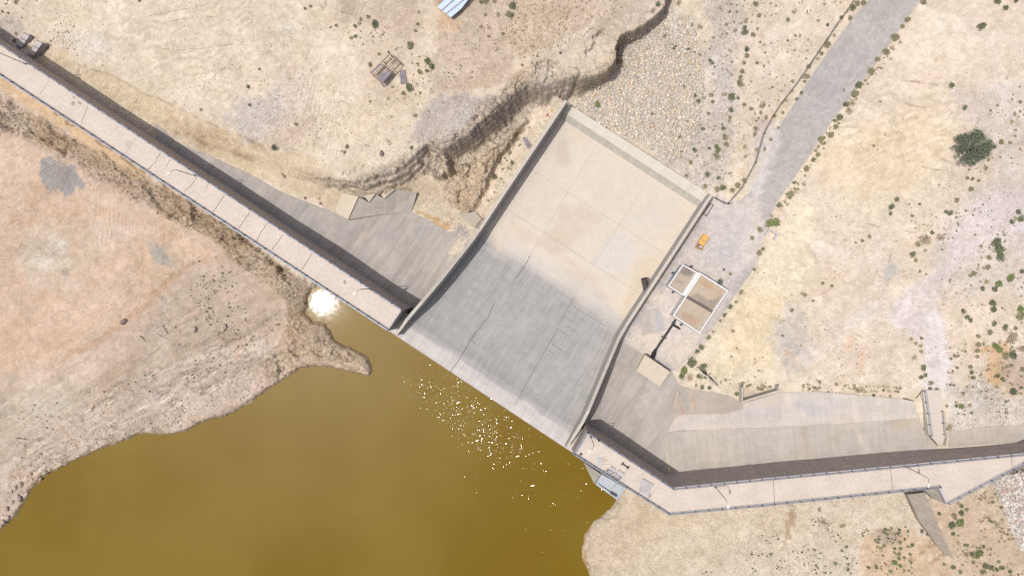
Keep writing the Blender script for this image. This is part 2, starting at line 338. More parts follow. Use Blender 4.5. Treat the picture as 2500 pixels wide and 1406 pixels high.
WATER = [(1404, 1108), (958, 814), (945, 806), (905, 782), (850, 747), (812, 722), (770, 700), (752, 704), (742, 730), (740, 762), (760, 785), (785, 790), (800, 812), (812, 838), (832, 848), (862, 856), (885, 868), (900, 888), (905, 905), (898, 920), (868, 914), (835, 906),
         (800, 900), (760, 897), (722, 904), (690, 925), (655, 952), (622, 968), (600, 992), (565, 1008), (530, 1022), (490, 1035), (462, 1046), (430, 1060), (380, 1062), (335, 1060), (300, 1073), (250, 1096), (190, 1119), (148, 1141), (110, 1160), (75, 1192), (40, 1250), (12, 1285), (-5, 1297), (-300, 1500),
         (-600, 3000), (1900, 3000), (1470, 1600), (1437, 1406), (1425, 1370), (1428, 1310), (1440, 1285), (1475, 1262), (1492, 1240), (1510, 1210), (1500, 1150)]
ZW = -6.3
APL = [(380, 300), (431, 348), (520, 385), (635, 438), (683, 467), (740, 490), (797, 512), (851, 536), (897, 528), (944, 522), (1001, 517), (1038, 533), (1088, 561), (1140, 592), (1155, 600), (1020, 770), (985, 760), (380, 352)]
APR = [(1425, 1045), (1432, 1010), (1470, 930), (1512, 838), (1519, 836), (1571, 865), (1640, 905), (1660, 942), (1655, 950), (1641, 1003), (1629, 1055), (1622, 1075), (1638, 1195), (1600, 1170), (1435, 1060)]
APE = [(1622, 1075), (1627, 1053), (1750, 1049), (1860, 1043), (2081, 1031), (2235, 1020), (2262, 1060), (2290, 1094), (2300, 1150), (1860, 1180), (1645, 1195)]
BAND = [(1651, 1018), (1658, 1012), (1775, 1008), (1813, 997), (1815, 984), (1902, 958), (1998, 956), (2102, 965), (2206, 974), (2232, 980), (2237, 1012), (2246, 1035), (2235, 1020), (2081, 1031), (1860, 1043), (1627, 1053)]
SLAB = [(1657, 949), (1661, 942), (1690, 950), (1740, 957), (1780, 966), (1806, 981), (1813, 985), (1813, 998), (1775, 1009), (1658, 1013), (1651, 1019), (1627, 1054), (1641, 1003)]
EASTS = [(2316, 1092), (2318, 1053), (2399, 1043), (2499, 1036), (2650, 1025), (2650, 1062), (2499, 1078)]
SPUR = [(1290, 315), (1262, 345), (1240, 380), (1215, 430), (1185, 475), (1150, 512)]
NOSE = [(1045, 395), (1085, 425), (1108, 470), (1120, 500)]
ROADL = [(2165, -60), (2120, 0), (2040, 100), (1960, 215), (1895, 320), (1862, 420), (1830, 470), (1795, 500), (1760, 500), (1742, 490)]
ROADR = [(2300, -60), (2248, 0), (2180, 95), (2100, 205), (2020, 315), (1950, 415), (1890, 505), (1870, 560), (1850, 600), (1850, 640), (1825, 680), (1790, 730), (1720, 830), (1655, 900), (1640, 905), (1571, 865), (1519, 836), (1512, 838), (1540, 790), (1640, 635)]
RIB = [(1300, 292), (1285, 306), (1240, 360), (1200, 420), (1190, 452), (1174, 498), (1137, 524), (1107, 500), (1116, 452), (1128, 412), (1165, 396), (1200, 372), (1229, 345), (1270, 312)]
KNOB = [(1050, 375), (1080, 382), (1104, 396), (1112, 420), (1092, 442), (1066, 436), (1044, 410)]
ROCKZ = [(950, 405), (1000, 375), (1060, 345), (1120, 325), (1175, 262), (1240, 200), (1300, 160), (1400, 190), (1490, 150), (1512, 110), (1520, 165), (1480, 198), (1400, 224), (1335, 250), (1300, 262), (1285, 310), (1240, 362), (1200, 420), (1180, 500), (1135, 528), (1103, 500), (1080, 445), (1035, 425), (1000, 470), (880, 482), (840, 458), (880, 430)]
TOPZ = [(1300, 160), (1380, 130), (1440, 95), (1520, 50), (1600, 10), (1660, -20), (1640, 30), (1560, 90), (1515, 110), (1505, 160), (1400, 205), (1320, 215)]
ROAD = ROADL + ROADR[::-1]
def ripple(X, Y): return fbm(X, Y, 9, 4, 3) 
def base_z(X, Y, want=False):
    """ground level at world X, Y without the fine relief"""
    px, py = PR(X, Y, np.full(X.shape, -10.0))
    up = inside(*PR(X, Y, np.full(X.shape, -5.0)), SPLIT); z0 = np.where(up, -5.0, -10.5)
    for _ in range(3):
        px, py = PR(X, Y, z0)
        wx = fbm(X, Y, 7, 4, 1) * 26 + fbm(X, Y, 1.6, 3, 2) * 12; wy = fbm(X, Y, 7, 4, 5) * 26 + fbm(X, Y, 1.6, 3, 6) * 12
        zl = idw(px, py, ZL); zh = idw(px, py, ZH); zu = idw(px, py, ZU)
        wd = idw(px, py, WCT, 4, 20)
        k = np.clip(9 / wd, 0.22, 0.55)
        sd = sdf(px + wx * k, py + wy * k, HIGH)
        tt_ = np.clip((sd + wd) / (2 * wd), 0, 1); hi = 1 - (0.6 * tt_ + 0.4 * tt_ * tt_ * (3 - 2 * tt_))
        zd = zl + (zh - zl) * hi
        z0 = np.where(up, zu, zd)
    if not want: return z0, px, py
    cliff = np.exp(-(sd / (wd * 1.15)) ** 2) * (~up) * (0.16 + 0.84 * sstep(680, 900, px))
    return z0, px, py, up, sd, wd, hi, cliff, zl
def axis(lo, hi, st):
    a = list(np.arange(lo, hi + st, st)); d = st
    x = a[-1]; r = []
    while x < 900: d *= 1.22; x += d; r.append(x)
    l = []; x = a[0]; d = st
    while x > -900: d *= 1.22; x -= d; l.append(x)
    return np.array(l[::-1] + a + r)
gx = axis(-130, 120, 0.215); gy = axis(-75, 71, 0.215)
X, Y = np.meshgrid(gx, gy, indexing='ij')
Z, px, py, up, sd, wd, hi, cliff, zl = base_z(X, Y, True)
# extra forms -----------------------------------------------------------------
d1 = seg_d(px + fbm(X, Y, 3, 3, 8) * 30, py + fbm(X, Y, 3, 3, 9) * 30, SPUR); sp = np.exp(-(d1 / 24) ** 2)
d2 = seg_d(px + fbm(X, Y, 3, 3, 8) * 30, py, NOSE); no = np.exp(-(d2 / 26) ** 2)
WXA = fbm(X, Y, 2.6, 4, 8) * 26; WYA = fbm(X, Y, 2.6, 4, 9) * 26
ribm = (1 - sstep(-7, 5, sdf(px + WXA, py + WYA, RIB))) * (1 - hi); knm = (1 - sstep(-12, 5, sdf(px + WXA, py + WYA, KNOB)))
rockz = (1 - sstep(-8, 10, sdf(px + WXA, py + WYA, ROCKZ))); topz = (1 - sstep(-8, 10, sdf(px + WXA, py + WYA, TOPZ)))
ribtop = idw(px, py, [(1285, 300, -14.6), (1230, 350, -12.4), (1180, 420, -12.0), (1140, 500, -13.6)])
Z = np.where(up, Z, Z * (1 - ribm) + np.maximum(Z, ribtop) * ribm); kz = idw(px, py, [(1060, 390, -8.6), (1085, 430, -12.5)]); Z = np.where(up, Z, Z * (1 - knm) + np.maximum(Z, kz) * knm)
sp = ribm; no = knm
RIDGE = [(-80, 190), (0, 232), (60, 272), (180, 335), (300, 410), (430, 480), (560, 560), (680, 640), (745, 705), (760, 730), (735, 810), (712, 795), (690, 725), (600, 655), (520, 590), (400, 530), (300, 470), (200, 400), (100, 350), (0, 318), (-80, 300)]
rs = sdf(px + fbm(X, Y, 4, 4, 2) * 34, py + fbm(X, Y, 4, 4, 7) * 34, RIDGE); rid = (1 - sstep(-10, 12, rs)) * up
PEN = [(700, 790), (740, 775), (800, 800), (830, 850), (905, 880), (905, 925), (820, 915), (740, 900), (650, 935), (640, 880), (700, 850)]
pn = (1 - sstep(-8, 14, sdf(px + fbm(X, Y, 4, 3, 4) * 25, py + fbm(X, Y, 4, 3, 5) * 25, PEN))) * up
rock = np.clip(cliff * 1.1 + (sp + no) * (~up) + rockz * .85 * (~up) + topz * .3 + rid * 1.0 + pn * 0.95 + up * .5 * np.exp(-(sdf(px + WXA, py + WYA, WATER) / 13) ** 2) + up * .22 * (1 - sstep(-20, 20, sdf(px + WXA, py + WYA, [(60, 1180), (30, 1080), (300, 930), (520, 820), (640, 760), (720, 800), (700, 900), (420, 1040)]))), 0, 1)
# strata: shelves run with the slope
ca, sa = math.cos(0.62), math.sin(0.62); U = X * ca - Y * sa; Vv = X * sa + Y * ca
str_ = ridged(U / 2.2, Vv, 2.6, 4, 2)
rr = ridged(X, Y, 3.4, 5, 5); FXQ = fbm(X, Y, 5, 4, 2); FYQ = fbm(X, Y, 5, 4, 6)
rk_ = rock > 0.03; CH = np.zeros(X.shape); CE = np.ones(X.shape)
xm, ym = X[rk_] + 2.2 * fbm(X[rk_], Y[rk_], 2.5, 4, 3), Y[rk_] + 2.2 * fbm(X[rk_], Y[rk_], 2.5, 4, 8); um, vm = xm * ca - ym * sa, xm * sa + ym * ca
h1, e1 = cellular(um / 1.9, vm, 1.5, 1); h2, e2 = cellular(um / 1.5, vm, 0.65, 5); h3, e3 = cellular(um / 1.3, vm, 3.4, 8)
CH[rk_] = 0.95 * (h1 - .5) + 0.45 * (h2 - .5) + 1.3 * (h3 - .5) - 0.30 * np.exp(-(e1 / .10) ** 2) - 0.12 * np.exp(-(e2 / .12) ** 2); CE[rk_] = 1 - .22 * np.exp(-(e1 / .09) ** 2) - .10 * np.exp(-(e2 / .14) ** 2) + .10 * (h1 - .5)
Z += rock * CH * (1 - .25 * rid) * (1 - .55 * cliff * (~up))
rk2 = ridged(X + 3 * FXQ, Y + 3 * FYQ, 1.9, 5, 7)
Z += rock * (1 - .65 * rid) * (0.9 * (rr - 0.45) + 0.7 * (rk2 - .4) + 0.8 * fbm(X, Y, 1.3, 5, 9, 0.7) + 0.5 * (ridged(U / 1.2, Vv, 1.2, 4, 6) - .45)) + rid * 1.6 * (str_ - 0.45)
bank = up * (1 - sstep(-30, 30, sdf(px + WXA, py + WYA, [(-60, 1250), (-60, 980), (160, 880), (420, 760), (560, 680), (690, 760), (730, 830), (700, 920), (420, 1060)])))
U2 = X * math.cos(.5) + Y * math.sin(.5); V2 = -X * math.sin(.5) + Y * math.cos(.5)
bn = V2 + 2.5 * fbm(X, Y, 9, 4, 2); b1 = vnoise(U2 / 16, bn / 2.6, 3) ; b1 = np.abs(2 * b1 - 1); b2 = np.abs(2 * vnoise(U2 / 7, bn / 1.2, 6) - 1)
Z += bank * (.75 * b1 + .35 * b2 - .5)
terr = np.where(up, 0.0, 1.0) * cliff
zt = Z * 1.6 + 0.8 * fbm(X, Y, 5, 3, 1); zt = Z * 0.5 + 1.1 * fbm(X, Y, 9, 4, 4); Z += terr * 1.5 * (np.floor(zt) + sstep(0.25, 0.8, zt - np.floor(zt)) - zt)
zt = Z * 1.6 + 0.8 * fbm(X, Y, 5, 3, 1); Z += terr * 0.62 * (np.floor(zt) + sstep(0.3, 0.9, zt - np.floor(zt)) - zt) / 1.0
# scarp at the foot of the upstream ridge and around hollows
Z += up * 0.9 * (sstep(-4, 3, sdf(px + fbm(X, Y, 3, 4, 3) * 40, py + fbm(X, Y, 3, 4, 4) * 40, [(-80, 180), (0, 330), (30, 315), (150, 375), (230, 430), (330, 470), (450, 545), (550, 590), (640, 660), (700, 745), (730, 800), (780, 720), (0, 170)])) * -1 + 1) * 0.8
Z += 0.12 * fbm(X, Y, 6, 4, 4) + 0.06 * fbm(X, Y, 1.2, 3, 6) + 0.22 * fbm(X, Y, 22, 3, 2)
# plateau mounds of rubble
def blob(cx_, cy_, r, a, rr_=1.0): 
    global Z
    d = np.hypot((px - cx_) / rr_, py - cy_); Z = Z + a * np.exp(-(d / r) ** 2)
blob(150, 655, 26, 0.7, 1.3); blob(168, 664, 9, -1.0, 1.3); blob(130, 410, 25, 0.3, 1.2); blob(90, 105, 40, -0.5)
blob(2120, 1375, 20, 0.7); blob(2250, 1365, 45, 0.5, 1.4); blob(2450, 960, 38, -1.3); blob(2360, 375, 60, 0.3)
blob(820, 5, 40, 0.5); blob(1090, 60, 18, -0.3); blob(900, 880, 18, 0.4)
FXX = fbm(X, Y, 1.1, 4, 1); FYY = fbm(X, Y, 1.1, 4, 8)
def gully(pts, wpx, dep, warp=18):
    global Z
    d = seg_d(px + fbm(X, Y, 3, 3, 3) * warp + FXX * 22, py + fbm(X, Y, 3, 3, 7) * warp + FYY * 22, pts); Z = Z - dep * np.exp(-(d / (wpx * .8)) ** 2) * sstep(-.12, .12, fbm(X, Y, 2.2, 3, 5))
gully([(1093, 75), (1100, 110), (1075, 128), (1095, 120), (1125, 100)], 3, 0.6)
gully([(770, 0), (800, 18), (805, 0)], 4, 0.6)
gully([(1300, 168), (1310, 158), (1348, 153), (1376, 160)], 5, 1.8)
gully([(1149, 418), (1130, 455), (1109, 498)], 5, 1.6); gully([(1195, 400), (1180, 440), (1160, 480)], 4, 1.2); gully([(580, 575), (640, 610), (690, 660), (715, 700)], 5, 1.6); gully([(480, 520), (540, 560), (580, 580)], 4, 1.0); gully([(60, 310), (110, 340), (150, 380), (210, 410)], 5, 1.2); gully([(735, 700), (742, 740), (735, 790)], 8, 1.6)
gully([(1435, 130), (1450, 100), (1470, 78)], 4, 1.6)
gully([(840, 425), (870, 415), (920, 400), (935, 395)], 3.5, 0.8)
gully([(960, 390), (990, 375), (1000, 380)], 3, 0.6)
gully([(2210, 1370), (2240, 1350), (2280, 1325)], 5, 1.1); gully([(2270, 1378), (2290, 1360), (2305, 1345)], 5, 1.1)
gully([(2405, 900), (2400, 940), (2430, 970), (2470, 975)], 8, 0.5)
gully([(300, 780), (360, 725), (430, 665), (500, 620)], 7, 0.25); gully([(170, 860), (240, 830), (300, 785)], 7, 0.2)
gully([(1940, 1240), (1930, 1290), (1915, 1330)], 4, 0.12, 6); gully([(1600, 1250), (1640, 1280), (1600, 1330), (1585, 1380)], 6, 0.15)
gully([(2090, 540), (2130, 555), (2190, 568), (2240, 580)], 3, 0.15); gully([(1990, 960), (2050, 950)], 3, .1)
gully([(0, 95), (100, 130), (250, 205), (430, 300), (560, 340), (640, 360)], 10, 0.35)
# water edge
dw = sdf(px + fbm(X, Y, 3.2, 6, 1, .68) * 20, py + fbm(X, Y, 3.2, 6, 8, .68) * 20, WATER)
dwm = dw / 10.5
Z = np.where(up, np.where(dw < 0, ZW - 0.25 - np.minimum(-dwm * 0.35, 4), np.minimum(np.maximum(Z, ZW + 0.12), ZW + 0.10 + dwm * 0.55 + 0.55 * sstep(0, 0.8, dwm) + 0.25 * np.abs(fbm(X, Y, 1.0, 3, 3)))), Z)
# keep the ground under the structures
def carve(poly, dz=None, z=None, ftr=2.0):
    global Z
    m = 1 - sstep(-ftr, ftr * 0.3, sdf(px, py, poly))
    tgt = (zl + dz) if z is None else z
    Z = Z * (1 - m) + np.minimum(Z, tgt) * m if z is not None else Z * (1 - m) + tgt * m
for q in (APL, APR, APE, BAND, SLAB): carve(q, dz=-0.25)
DAML_W = [P(-260, 17.5, 0), P(947, 808.6, 0), P(983, 755, 0), P(-260, -66, 0)]
s_, t_ = ST(X, Y)
SPZ = floorz(t_)
m = (s_ > -1.0) & (s_ < 50.5) & (t_ > -0.4) & (t_ < 7); Z[m] = np.minimum(Z[m], -8.5)
LSA = np.interp(t_, *zip(*LS)); RSA = np.interp(t_, *zip(*RS))
m = (s_ > LSA + .25) & (s_ < RSA - .25) & (t_ > 5) & (t_ < 68.0); Z[m] = np.minimum(Z[m], SPZ[m] - 1.2)
m = (s_ > 3.4) & (s_ < 44.4) & (t_ > 60) & (t_ < 68.4); Z[m] = np.minimum(Z[m], -16.2)
near = (s_ > 3.4) & (s_ < 46) & (t_ >= 68.2) & (t_ < 73); Z[near] = np.where(t_[near] < 73, Z[near] * sstep(68, 73, t_[near]) + (-15.35) * (1 - sstep(68, 73, t_[near])), Z[near])
# outside faces of the training walls stay buried to a sensible level
m = (s_ > LSA - 3) & (s_ <= LSA + .25) & (t_ > 22) & (t_ < 67.4); Z[m] = np.maximum(Z[m], -12.6 + .3 * fbm(X, Y, 3, 3, 2)[m])
# access road and yard: even ground
rm = 1 - sstep(-10, 8, sdf(px, py, ROAD)); Z = Z * (1 - rm) + (zl - 0.02 + 0.02 * fbm(X, Y, 4, 3, 2)) * rm
# side step below the crest road at the bridge approach
CULV = [(2252, 952), (2292, 952), (2306, 1060), (2301, 1086), (2288, 1086), (2269, 1063)]
m = 1 - sstep(-1.5, 1.5, sdf(px, py, CULV)); Z = np.where(m > 0, Z * (1 - m) + (-8.2) * m, Z)
LFT = [(2205, 970), (2234, 979), (2238, 1012), (2262, 1058), (2285, 1092), (2240, 1092), (2200, 1000)]
m = 1 - sstep(-2, 2, sdf(px, py, LFT)); Z = np.where(m > 0.5, -10.6, Z)

# ---------------- colour of the ground (albedo only) and texture masks
base = np.array(GA(231, 215, 193)); COL = np.ones(X.shape + (3,)) * base
MUD = np.zeros(X.shape); GRV = np.full(X.shape, 0.12); TUF = np.full(X.shape, 0.5)
FX = fbm(X, Y, 6, 5, 3); FY = fbm(X, Y, 6, 5, 7); FX2 = fbm(X, Y, 1.3, 3, 5); FX3 = fbm(X, Y, 0.9, 3, 8)
def wt(poly, fe=10, warp=22):
    xs = [q[0] for q in poly]; ys = [q[1] for q in poly]; pad = fe + warp + 12
    m = (px > min(xs) - pad) & (px < max(xs) + pad) & (py > min(ys) - pad) & (py < max(ys) + pad)
    r = np.zeros(X.shape)
    if m.any():
        r[m] = 1 - sstep(-fe, fe, sdf(px[m] + FX[m] * warp * 2.2 + FX2[m] * warp * 1.1, py[m] + FY[m] * warp * 2.2 - FX2[m] * warp * 1.1, poly) + (FX3[m] * 26 if fe > 3 else 0))
    return r
def lay(poly, rgb, fe=10, warp=22, op=1.0, mud=None, grv=None, tuf=None):
    global COL, MUD, GRV, TUF
    r = wt(poly, fe, warp) * op; COL = COL * (1 - r[..., None]) + np.array(GA(*rgb)) * r[..., None]
    if mud is not None: MUD = MUD * (1 - r) + mud * r
    if grv is not None: GRV = GRV * (1 - r) + grv * r
    if tuf is not None: TUF = TUF * (1 - r) + tuf * r
def ell(cx_, cy_, a, b, an=0.0, n=14):
    an = math.radians(an); return [(cx_ + a * math.cos(t) * math.cos(an) - b * math.sin(t) * math.sin(an), cy_ + a * math.cos(t) * math.sin(an) + b * math.sin(t) * math.cos(an)) for t in np.linspace(0, 2 * math.pi, n, endpoint=False)]
# downstream bench and plateau
lay([(-400, -400), (700, -400), (760, 0), (650, 160), (700, 300), (900, 380), (820, 430), (600, 350), (300, 200), (-400, -200)], (229, 214, 193), 40, 40)
lay(ell(210, 100, 60, 30, 20), (222, 216, 204), 20, 20, 0.6); lay(ell(20, 70, 40, 30), (214, 202, 196), 12, 15, 0.8, grv=0.4)
lay([(100, 110), (250, 180), (450, 280), (640, 350), (800, 420), (860, 500), (700, 460), (520, 385), (300, 260), (100, 150)], (226, 207, 176), 12, 18)
lay([(420, 280), (560, 330), (620, 380), (520, 370), (430, 320)], (214, 188, 158), 12, 18, 0.7, grv=0.5)
lay([(640, 350), (800, 410), (860, 470), (820, 500), (700, 460), (600, 400)], (222, 204, 176), 10, 16)
lay([(560, 280), (620, 235), (690, 200), (715, 240), (690, 320), (640, 340), (590, 330)], (209, 198, 192), 18, 26, .85, grv=0.6)
lay([(660, 150), (740, 170), (770, 240), (760, 330), (700, 380), (650, 360), (700, 260)], (221, 203, 186), 14, 20, 0.8, grv=0.5)
lay([(820, -20), (1040, -60), (1020, 110), (960, 90), (880, 60), (820, 40)], (208, 190, 170), 14, 22, 0.9, grv=0.6)
lay([(1030, -60), (1240, -60), (1300, 100), (1230, 200), (1060, 230), (1055, 140), (1080, 60)], (214, 195, 174), 12, 20, 1, grv=0.5)
lay([(1240, -60), (1650, -60), (1560, 60), (1480, 90), (1440, 100), (1330, 140), (1250, 160)], (220, 201, 180), 18, 30, .9, grv=0.5)
lay([(1400, -60), (1660, -60), (1600, 40), (1520, 95), (1440, 130), (1370, 170), (1300, 190), (1240, 220), (1230, 190), (1330, 140), (1440, 80), (1500, 20)], (212, 194, 174), 8, 14)
lay([(1250, 160), (1330, 130), (1440, 80), (1450, 60), (1330, 120), (1250, 150)], (232, 220, 202), 6, 10, 0.8)
lay([(1060, 240), (1130, 222), (1200, 240), (1240, 262), (1200, 320), (1130, 360), (1060, 370), (1005, 350), (1020, 290)], (202, 192, 185), 12, 16, .95, grv=0.8, tuf=0.2)
lay([(860, 40), (1050, 60), (1040, 240), (900, 250), (880, 120)], (222, 204, 182), 16, 26, 0.6, grv=0.3)
lay(ell(1090, 60, 30, 20), (216, 184, 152), 8, 10, 0.7)
for c in ((850, 110, 40, 10), (800, 70, 30, 12), (690, 60, 25, 16)): lay(ell(*c), (233, 224, 208), 10, 14, 0.5)
# valley floor, boulder field, gravel
lay([(1020, 440), (1110, 430), (1180, 520), (1210, 470), (1290, 330), (1350, 260), (1390, 240), (1240, 520), (1160, 590), (1040, 530), (1000, 515)], (224, 208, 184), 8, 14, 1, grv=0.5)
lay(ell(1065, 535, 45, 9, 25), (206, 166, 108), 6, 12, 0.75); lay(ell(1130, 572, 30, 16, 30), (186, 178, 178), 8, 12, 0.8, grv=1)
lay([(1500, 110), (1560, 70), (1650, 20), (1700, 60), (1720, 250), (1700, 330), (1640, 380), (1560, 340), (1400, 260), (1430, 220), (1500, 180)], (232, 220, 203), 14, 24, 1, grv=0.9, tuf=0.1)
lay([(1690, -60), (1850, -60), (1810, 200), (1790, 350), (1770, 470), (1700, 480), (1580, 370), (1650, 360), (1720, 280), (1730, 100)], (218, 207, 197), 16, 30, 1, grv=0.8)
lay([(1810, -60), (2100, -60), (2060, 30), (1960, 190), (1880, 290), (1840, 400), (1800, 440), (1770, 420), (1800, 250)], (229, 213, 193), 14, 26, 0.9, grv=0.3)
lay([(1840, 290), (1880, 300), (1870, 360), (1840, 360)], (214, 196, 194), 8, 10, 0.7)
# hill to the right of the yard
lay([(1880, 540), (1960, 420), (2080, 250), (2260, 0), (2600, -60), (2600, 950), (2240, 960), (2100, 965), (1900, 955), (1700, 930), (1650, 900), (1800, 730)], (231, 215, 195), 12, 20, 1, tuf=0.25)
lay([(1870, 600), (1960, 480), (1985, 500), (1988, 560), (1985, 680), (1940, 740), (1910, 830), (1900, 900), (1880, 950), (1760, 945), (1680, 900), (1800, 730)], (238, 224, 198), 5, 10, 1)
lay([(1830, 720), (1900, 700), (1930, 800), (1880, 900), (1780, 900), (1760, 830)], (237, 218, 180), 22, 34, 0.65)
lay([(2030, 330), (2250, 280), (2340, 340), (2260, 460), (2150, 500), (2030, 520), (1990, 440)], (234, 217, 184), 36, 40, 0.7)
lay([(1900, 740), (1960, 740), (1975, 860), (1940, 920), (1890, 880)], (212, 204, 198), 22, 36, 0.75, grv=0.3)
lay([(2300, 220), (2600, 200), (2600, 700), (2300, 720), (2260, 620), (2330, 500), (2420, 420), (2400, 330)], (223, 210, 200), 20, 26, 0.95, tuf=0.6)
lay([(2150, 770), (2230, 700), (2300, 640), (2330, 560), (2400, 470), (2560, 440), (2520, 540), (2370, 640), (2300, 700), (2310, 780), (2330, 960), (2260, 960), (2250, 820), (2190, 790)], (225, 214, 211), 12, 18, 0.95, tuf=0.1)
lay([(2252, 780), (2290, 740), (2310, 820), (2325, 960), (2262, 960)], (235, 226, 222), 8, 10, 0.9, tuf=0)
lay(ell(2175, 660, 20, 16), (206, 206, 203), 8, 10, 0.8); lay(ell(2110, 770, 40, 20, -35), (231, 221, 214), 14, 16, 0.6)
lay([(2370, 850), (2410, 860), (2400, 930), (2440, 975), (2500, 975), (2600, 990), (2600, 900), (2480, 880), (2450, 840)], (222, 188, 146), 7, 12, 0.9)
lay([(2440, 870), (2500, 860), (2600, 960), (2500, 975), (2450, 940)], (205, 188, 172), 8, 10, 0.8)
lay([(2310, 960), (2400, 930), (2500, 980), (2600, 1000), (2600, 1040), (2320, 1060)], (226, 216, 206), 10, 14, 0.9, grv=0.8, tuf=0.8)
for c in ((2105, 870, 10, 40, 10), (2080, 830, 6, 22, 20), (1940, 880, 5, 9, 0), (1920, 860, 6, 8, 0)): lay(ell(*c), (228, 190, 156), 6, 10, 0.5)
for c in ((1990, 470), (2240, 220), (2300, 60), (2400, 100), (2030, 600), (2180, 480)): lay(ell(c[0], c[1], 50, 14, 20), (236, 223, 205), 14, 24, 0.5)
# upstream left bank
lay([(-400, 100), (0, 190), (250, 360), (500, 520), (740, 690), (780, 790), (920, 880), (900, 930), (700, 930), (500, 1050), (150, 1160), (0, 1320), (-400, 1500)], (211, 190, 171), 10, 8, 1)
lay([(-400, 320), (0, 330), (200, 430), (420, 560), (520, 610), (430, 690), (300, 790), (150, 870), (0, 930), (-400, 1000)], (219, 192, 168), 18, 24, 1)
lay([(-100, 330), (60, 340), (110, 400), (60, 440), (-100, 430)], (224, 200, 178), 14, 16, 0.8)
lay([(60, 560), (200, 540), (300, 560), (210, 640), (170, 720), (60, 700)], (216, 200, 180), 20, 26, 0.8)
for c in ((260, 500, 40, 12, 0), (150, 590, 40, 10, 10), (330, 560, 60, 14, 0)): lay(ell(*c), (228, 210, 194), 10, 18, 0.5)
lay([(440, 640), (560, 640), (690, 730), (715, 800), (600, 860), (420, 930), (250, 940), (260, 880), (330, 800)], (198, 180, 160), 22, 44, 0.75, grv=0.2, tuf=1)
lay([(120, 960), (400, 900), (640, 820), (700, 860), (600, 960), (400, 1040), (140, 1130), (40, 1200), (-60, 1250), (-60, 1000)], (211, 194, 177), 12, 20, 0.9, grv=0.4, tuf=0.8)
lay([(-60, 940), (160, 930), (250, 950), (160, 1010), (-60, 1060)], (205, 192, 172), 14, 30, 0.7)
lay([(300, 780), (360, 722), (430, 662), (505, 612), (512, 622), (440, 675), (370, 735), (306, 795), (240, 840), (170, 880), (120, 900), (165, 862), (235, 828)], (192, 156, 122), 6, 10, 0.5)
lay([(-80, 170), (0, 215), (150, 310), (330, 440), (380, 430), (200, 300), (0, 185)], (221, 191, 152), 6, 8, 0.9)
lay([(380, 440), (500, 520), (560, 570), (740, 690), (700, 690), (560, 600), (400, 490)], (184, 160, 132), 8, 10, 0.9)
r = rid[..., None] * 0.85; rmix = sstep(-.1, .12, fbm(X, Y, 7, 4, 6))[..., None]; COL = COL * (1 - r) + (np.array(A(212, 193, 170)) * rmix + np.array(A(200, 176, 148)) * (1 - rmix)) * r
r = pn[..., None] * 0.6; COL = COL * (1 - r) + np.array(A(222, 200, 172)) * r
for q, c_ in (([(92, 395), (130, 380), (150, 400), (180, 410), (190, 440), (230, 455), (180, 465), (160, 488), (145, 470), (120, 470), (100, 430)], (168, 166, 166)), ([(365, 600), (385, 590), (408, 625), (434, 655), (430, 664), (400, 640), (372, 632)], (186, 180, 172))):
    lay(q, c_, 5, 7, 0.95, tuf=0)
lay([(360, 590), (420, 600), (430, 650), (380, 640)], (176, 174, 164), 12, 8, 0.4)
for c in ((110, 640, 30, 18), (150, 600, 18, 22), (165, 645, 24, 8)): lay(ell(*c), (229, 218, 202), 8, 10, 0.7)
# strip of wet silt at the water line
sh = np.exp(-(dw / 5) ** 2) * up * (dw > -2); COL *= (1 - 0.36 * sh[..., None] * np.array([0.8, 0.9, 1.3]))
# upstream right: cracked mud, scrub, riprap
lay([(1400, 1180), (1640, 1230), (2220, 1170), (2260, 1300), (2300, 1500), (1400, 1600)], (226, 211, 189), 8, 8, 1, mud=0.8, grv=0.0, tuf=0.15)
lay([(1430, 1290), (1530, 1210), (1700, 1260), (1600, 1330), (1560, 1420), (1430, 1420)], (217, 199, 172), 22, 26, 0.8, mud=0.7)
lay([(2100, 1330), (2180, 1290), (2300, 1300), (2340, 1380), (2300, 1500), (2120, 1500)], (218, 192, 160), 14, 24, 0.9, mud=0, grv=0.3)
lay(ell(2165, 1310, 30, 20), (186, 168, 152), 10, 16, 0.8, mud=0.2, grv=0.6)
lay([(2255, 1200), (2320, 1235), (2420, 1180), (2500, 1140), (2600, 1100), (2600, 1500), (2330, 1500), (2330, 1370)], (217, 195, 170), 8, 14, 1, mud=0, grv=0.35, tuf=0.8)
lay([(2425, 1175), (2520, 1120), (2600, 1100), (2600, 1420), (2480, 1330), (2450, 1250)], (214, 203, 190), 5, 8, 1, grv=0.9)
lay([(1925, 1235), (1945, 1240), (1935, 1290), (1912, 1340), (1920, 1290)], (188, 160, 128), 4, 4, 0.7, mud=0.3)
lay([(1420, 1270), (1436, 1285), (1430, 1330), (1440, 1406), (1425, 1406)], (190, 150, 98), 5, 6, 0.6, mud=0)
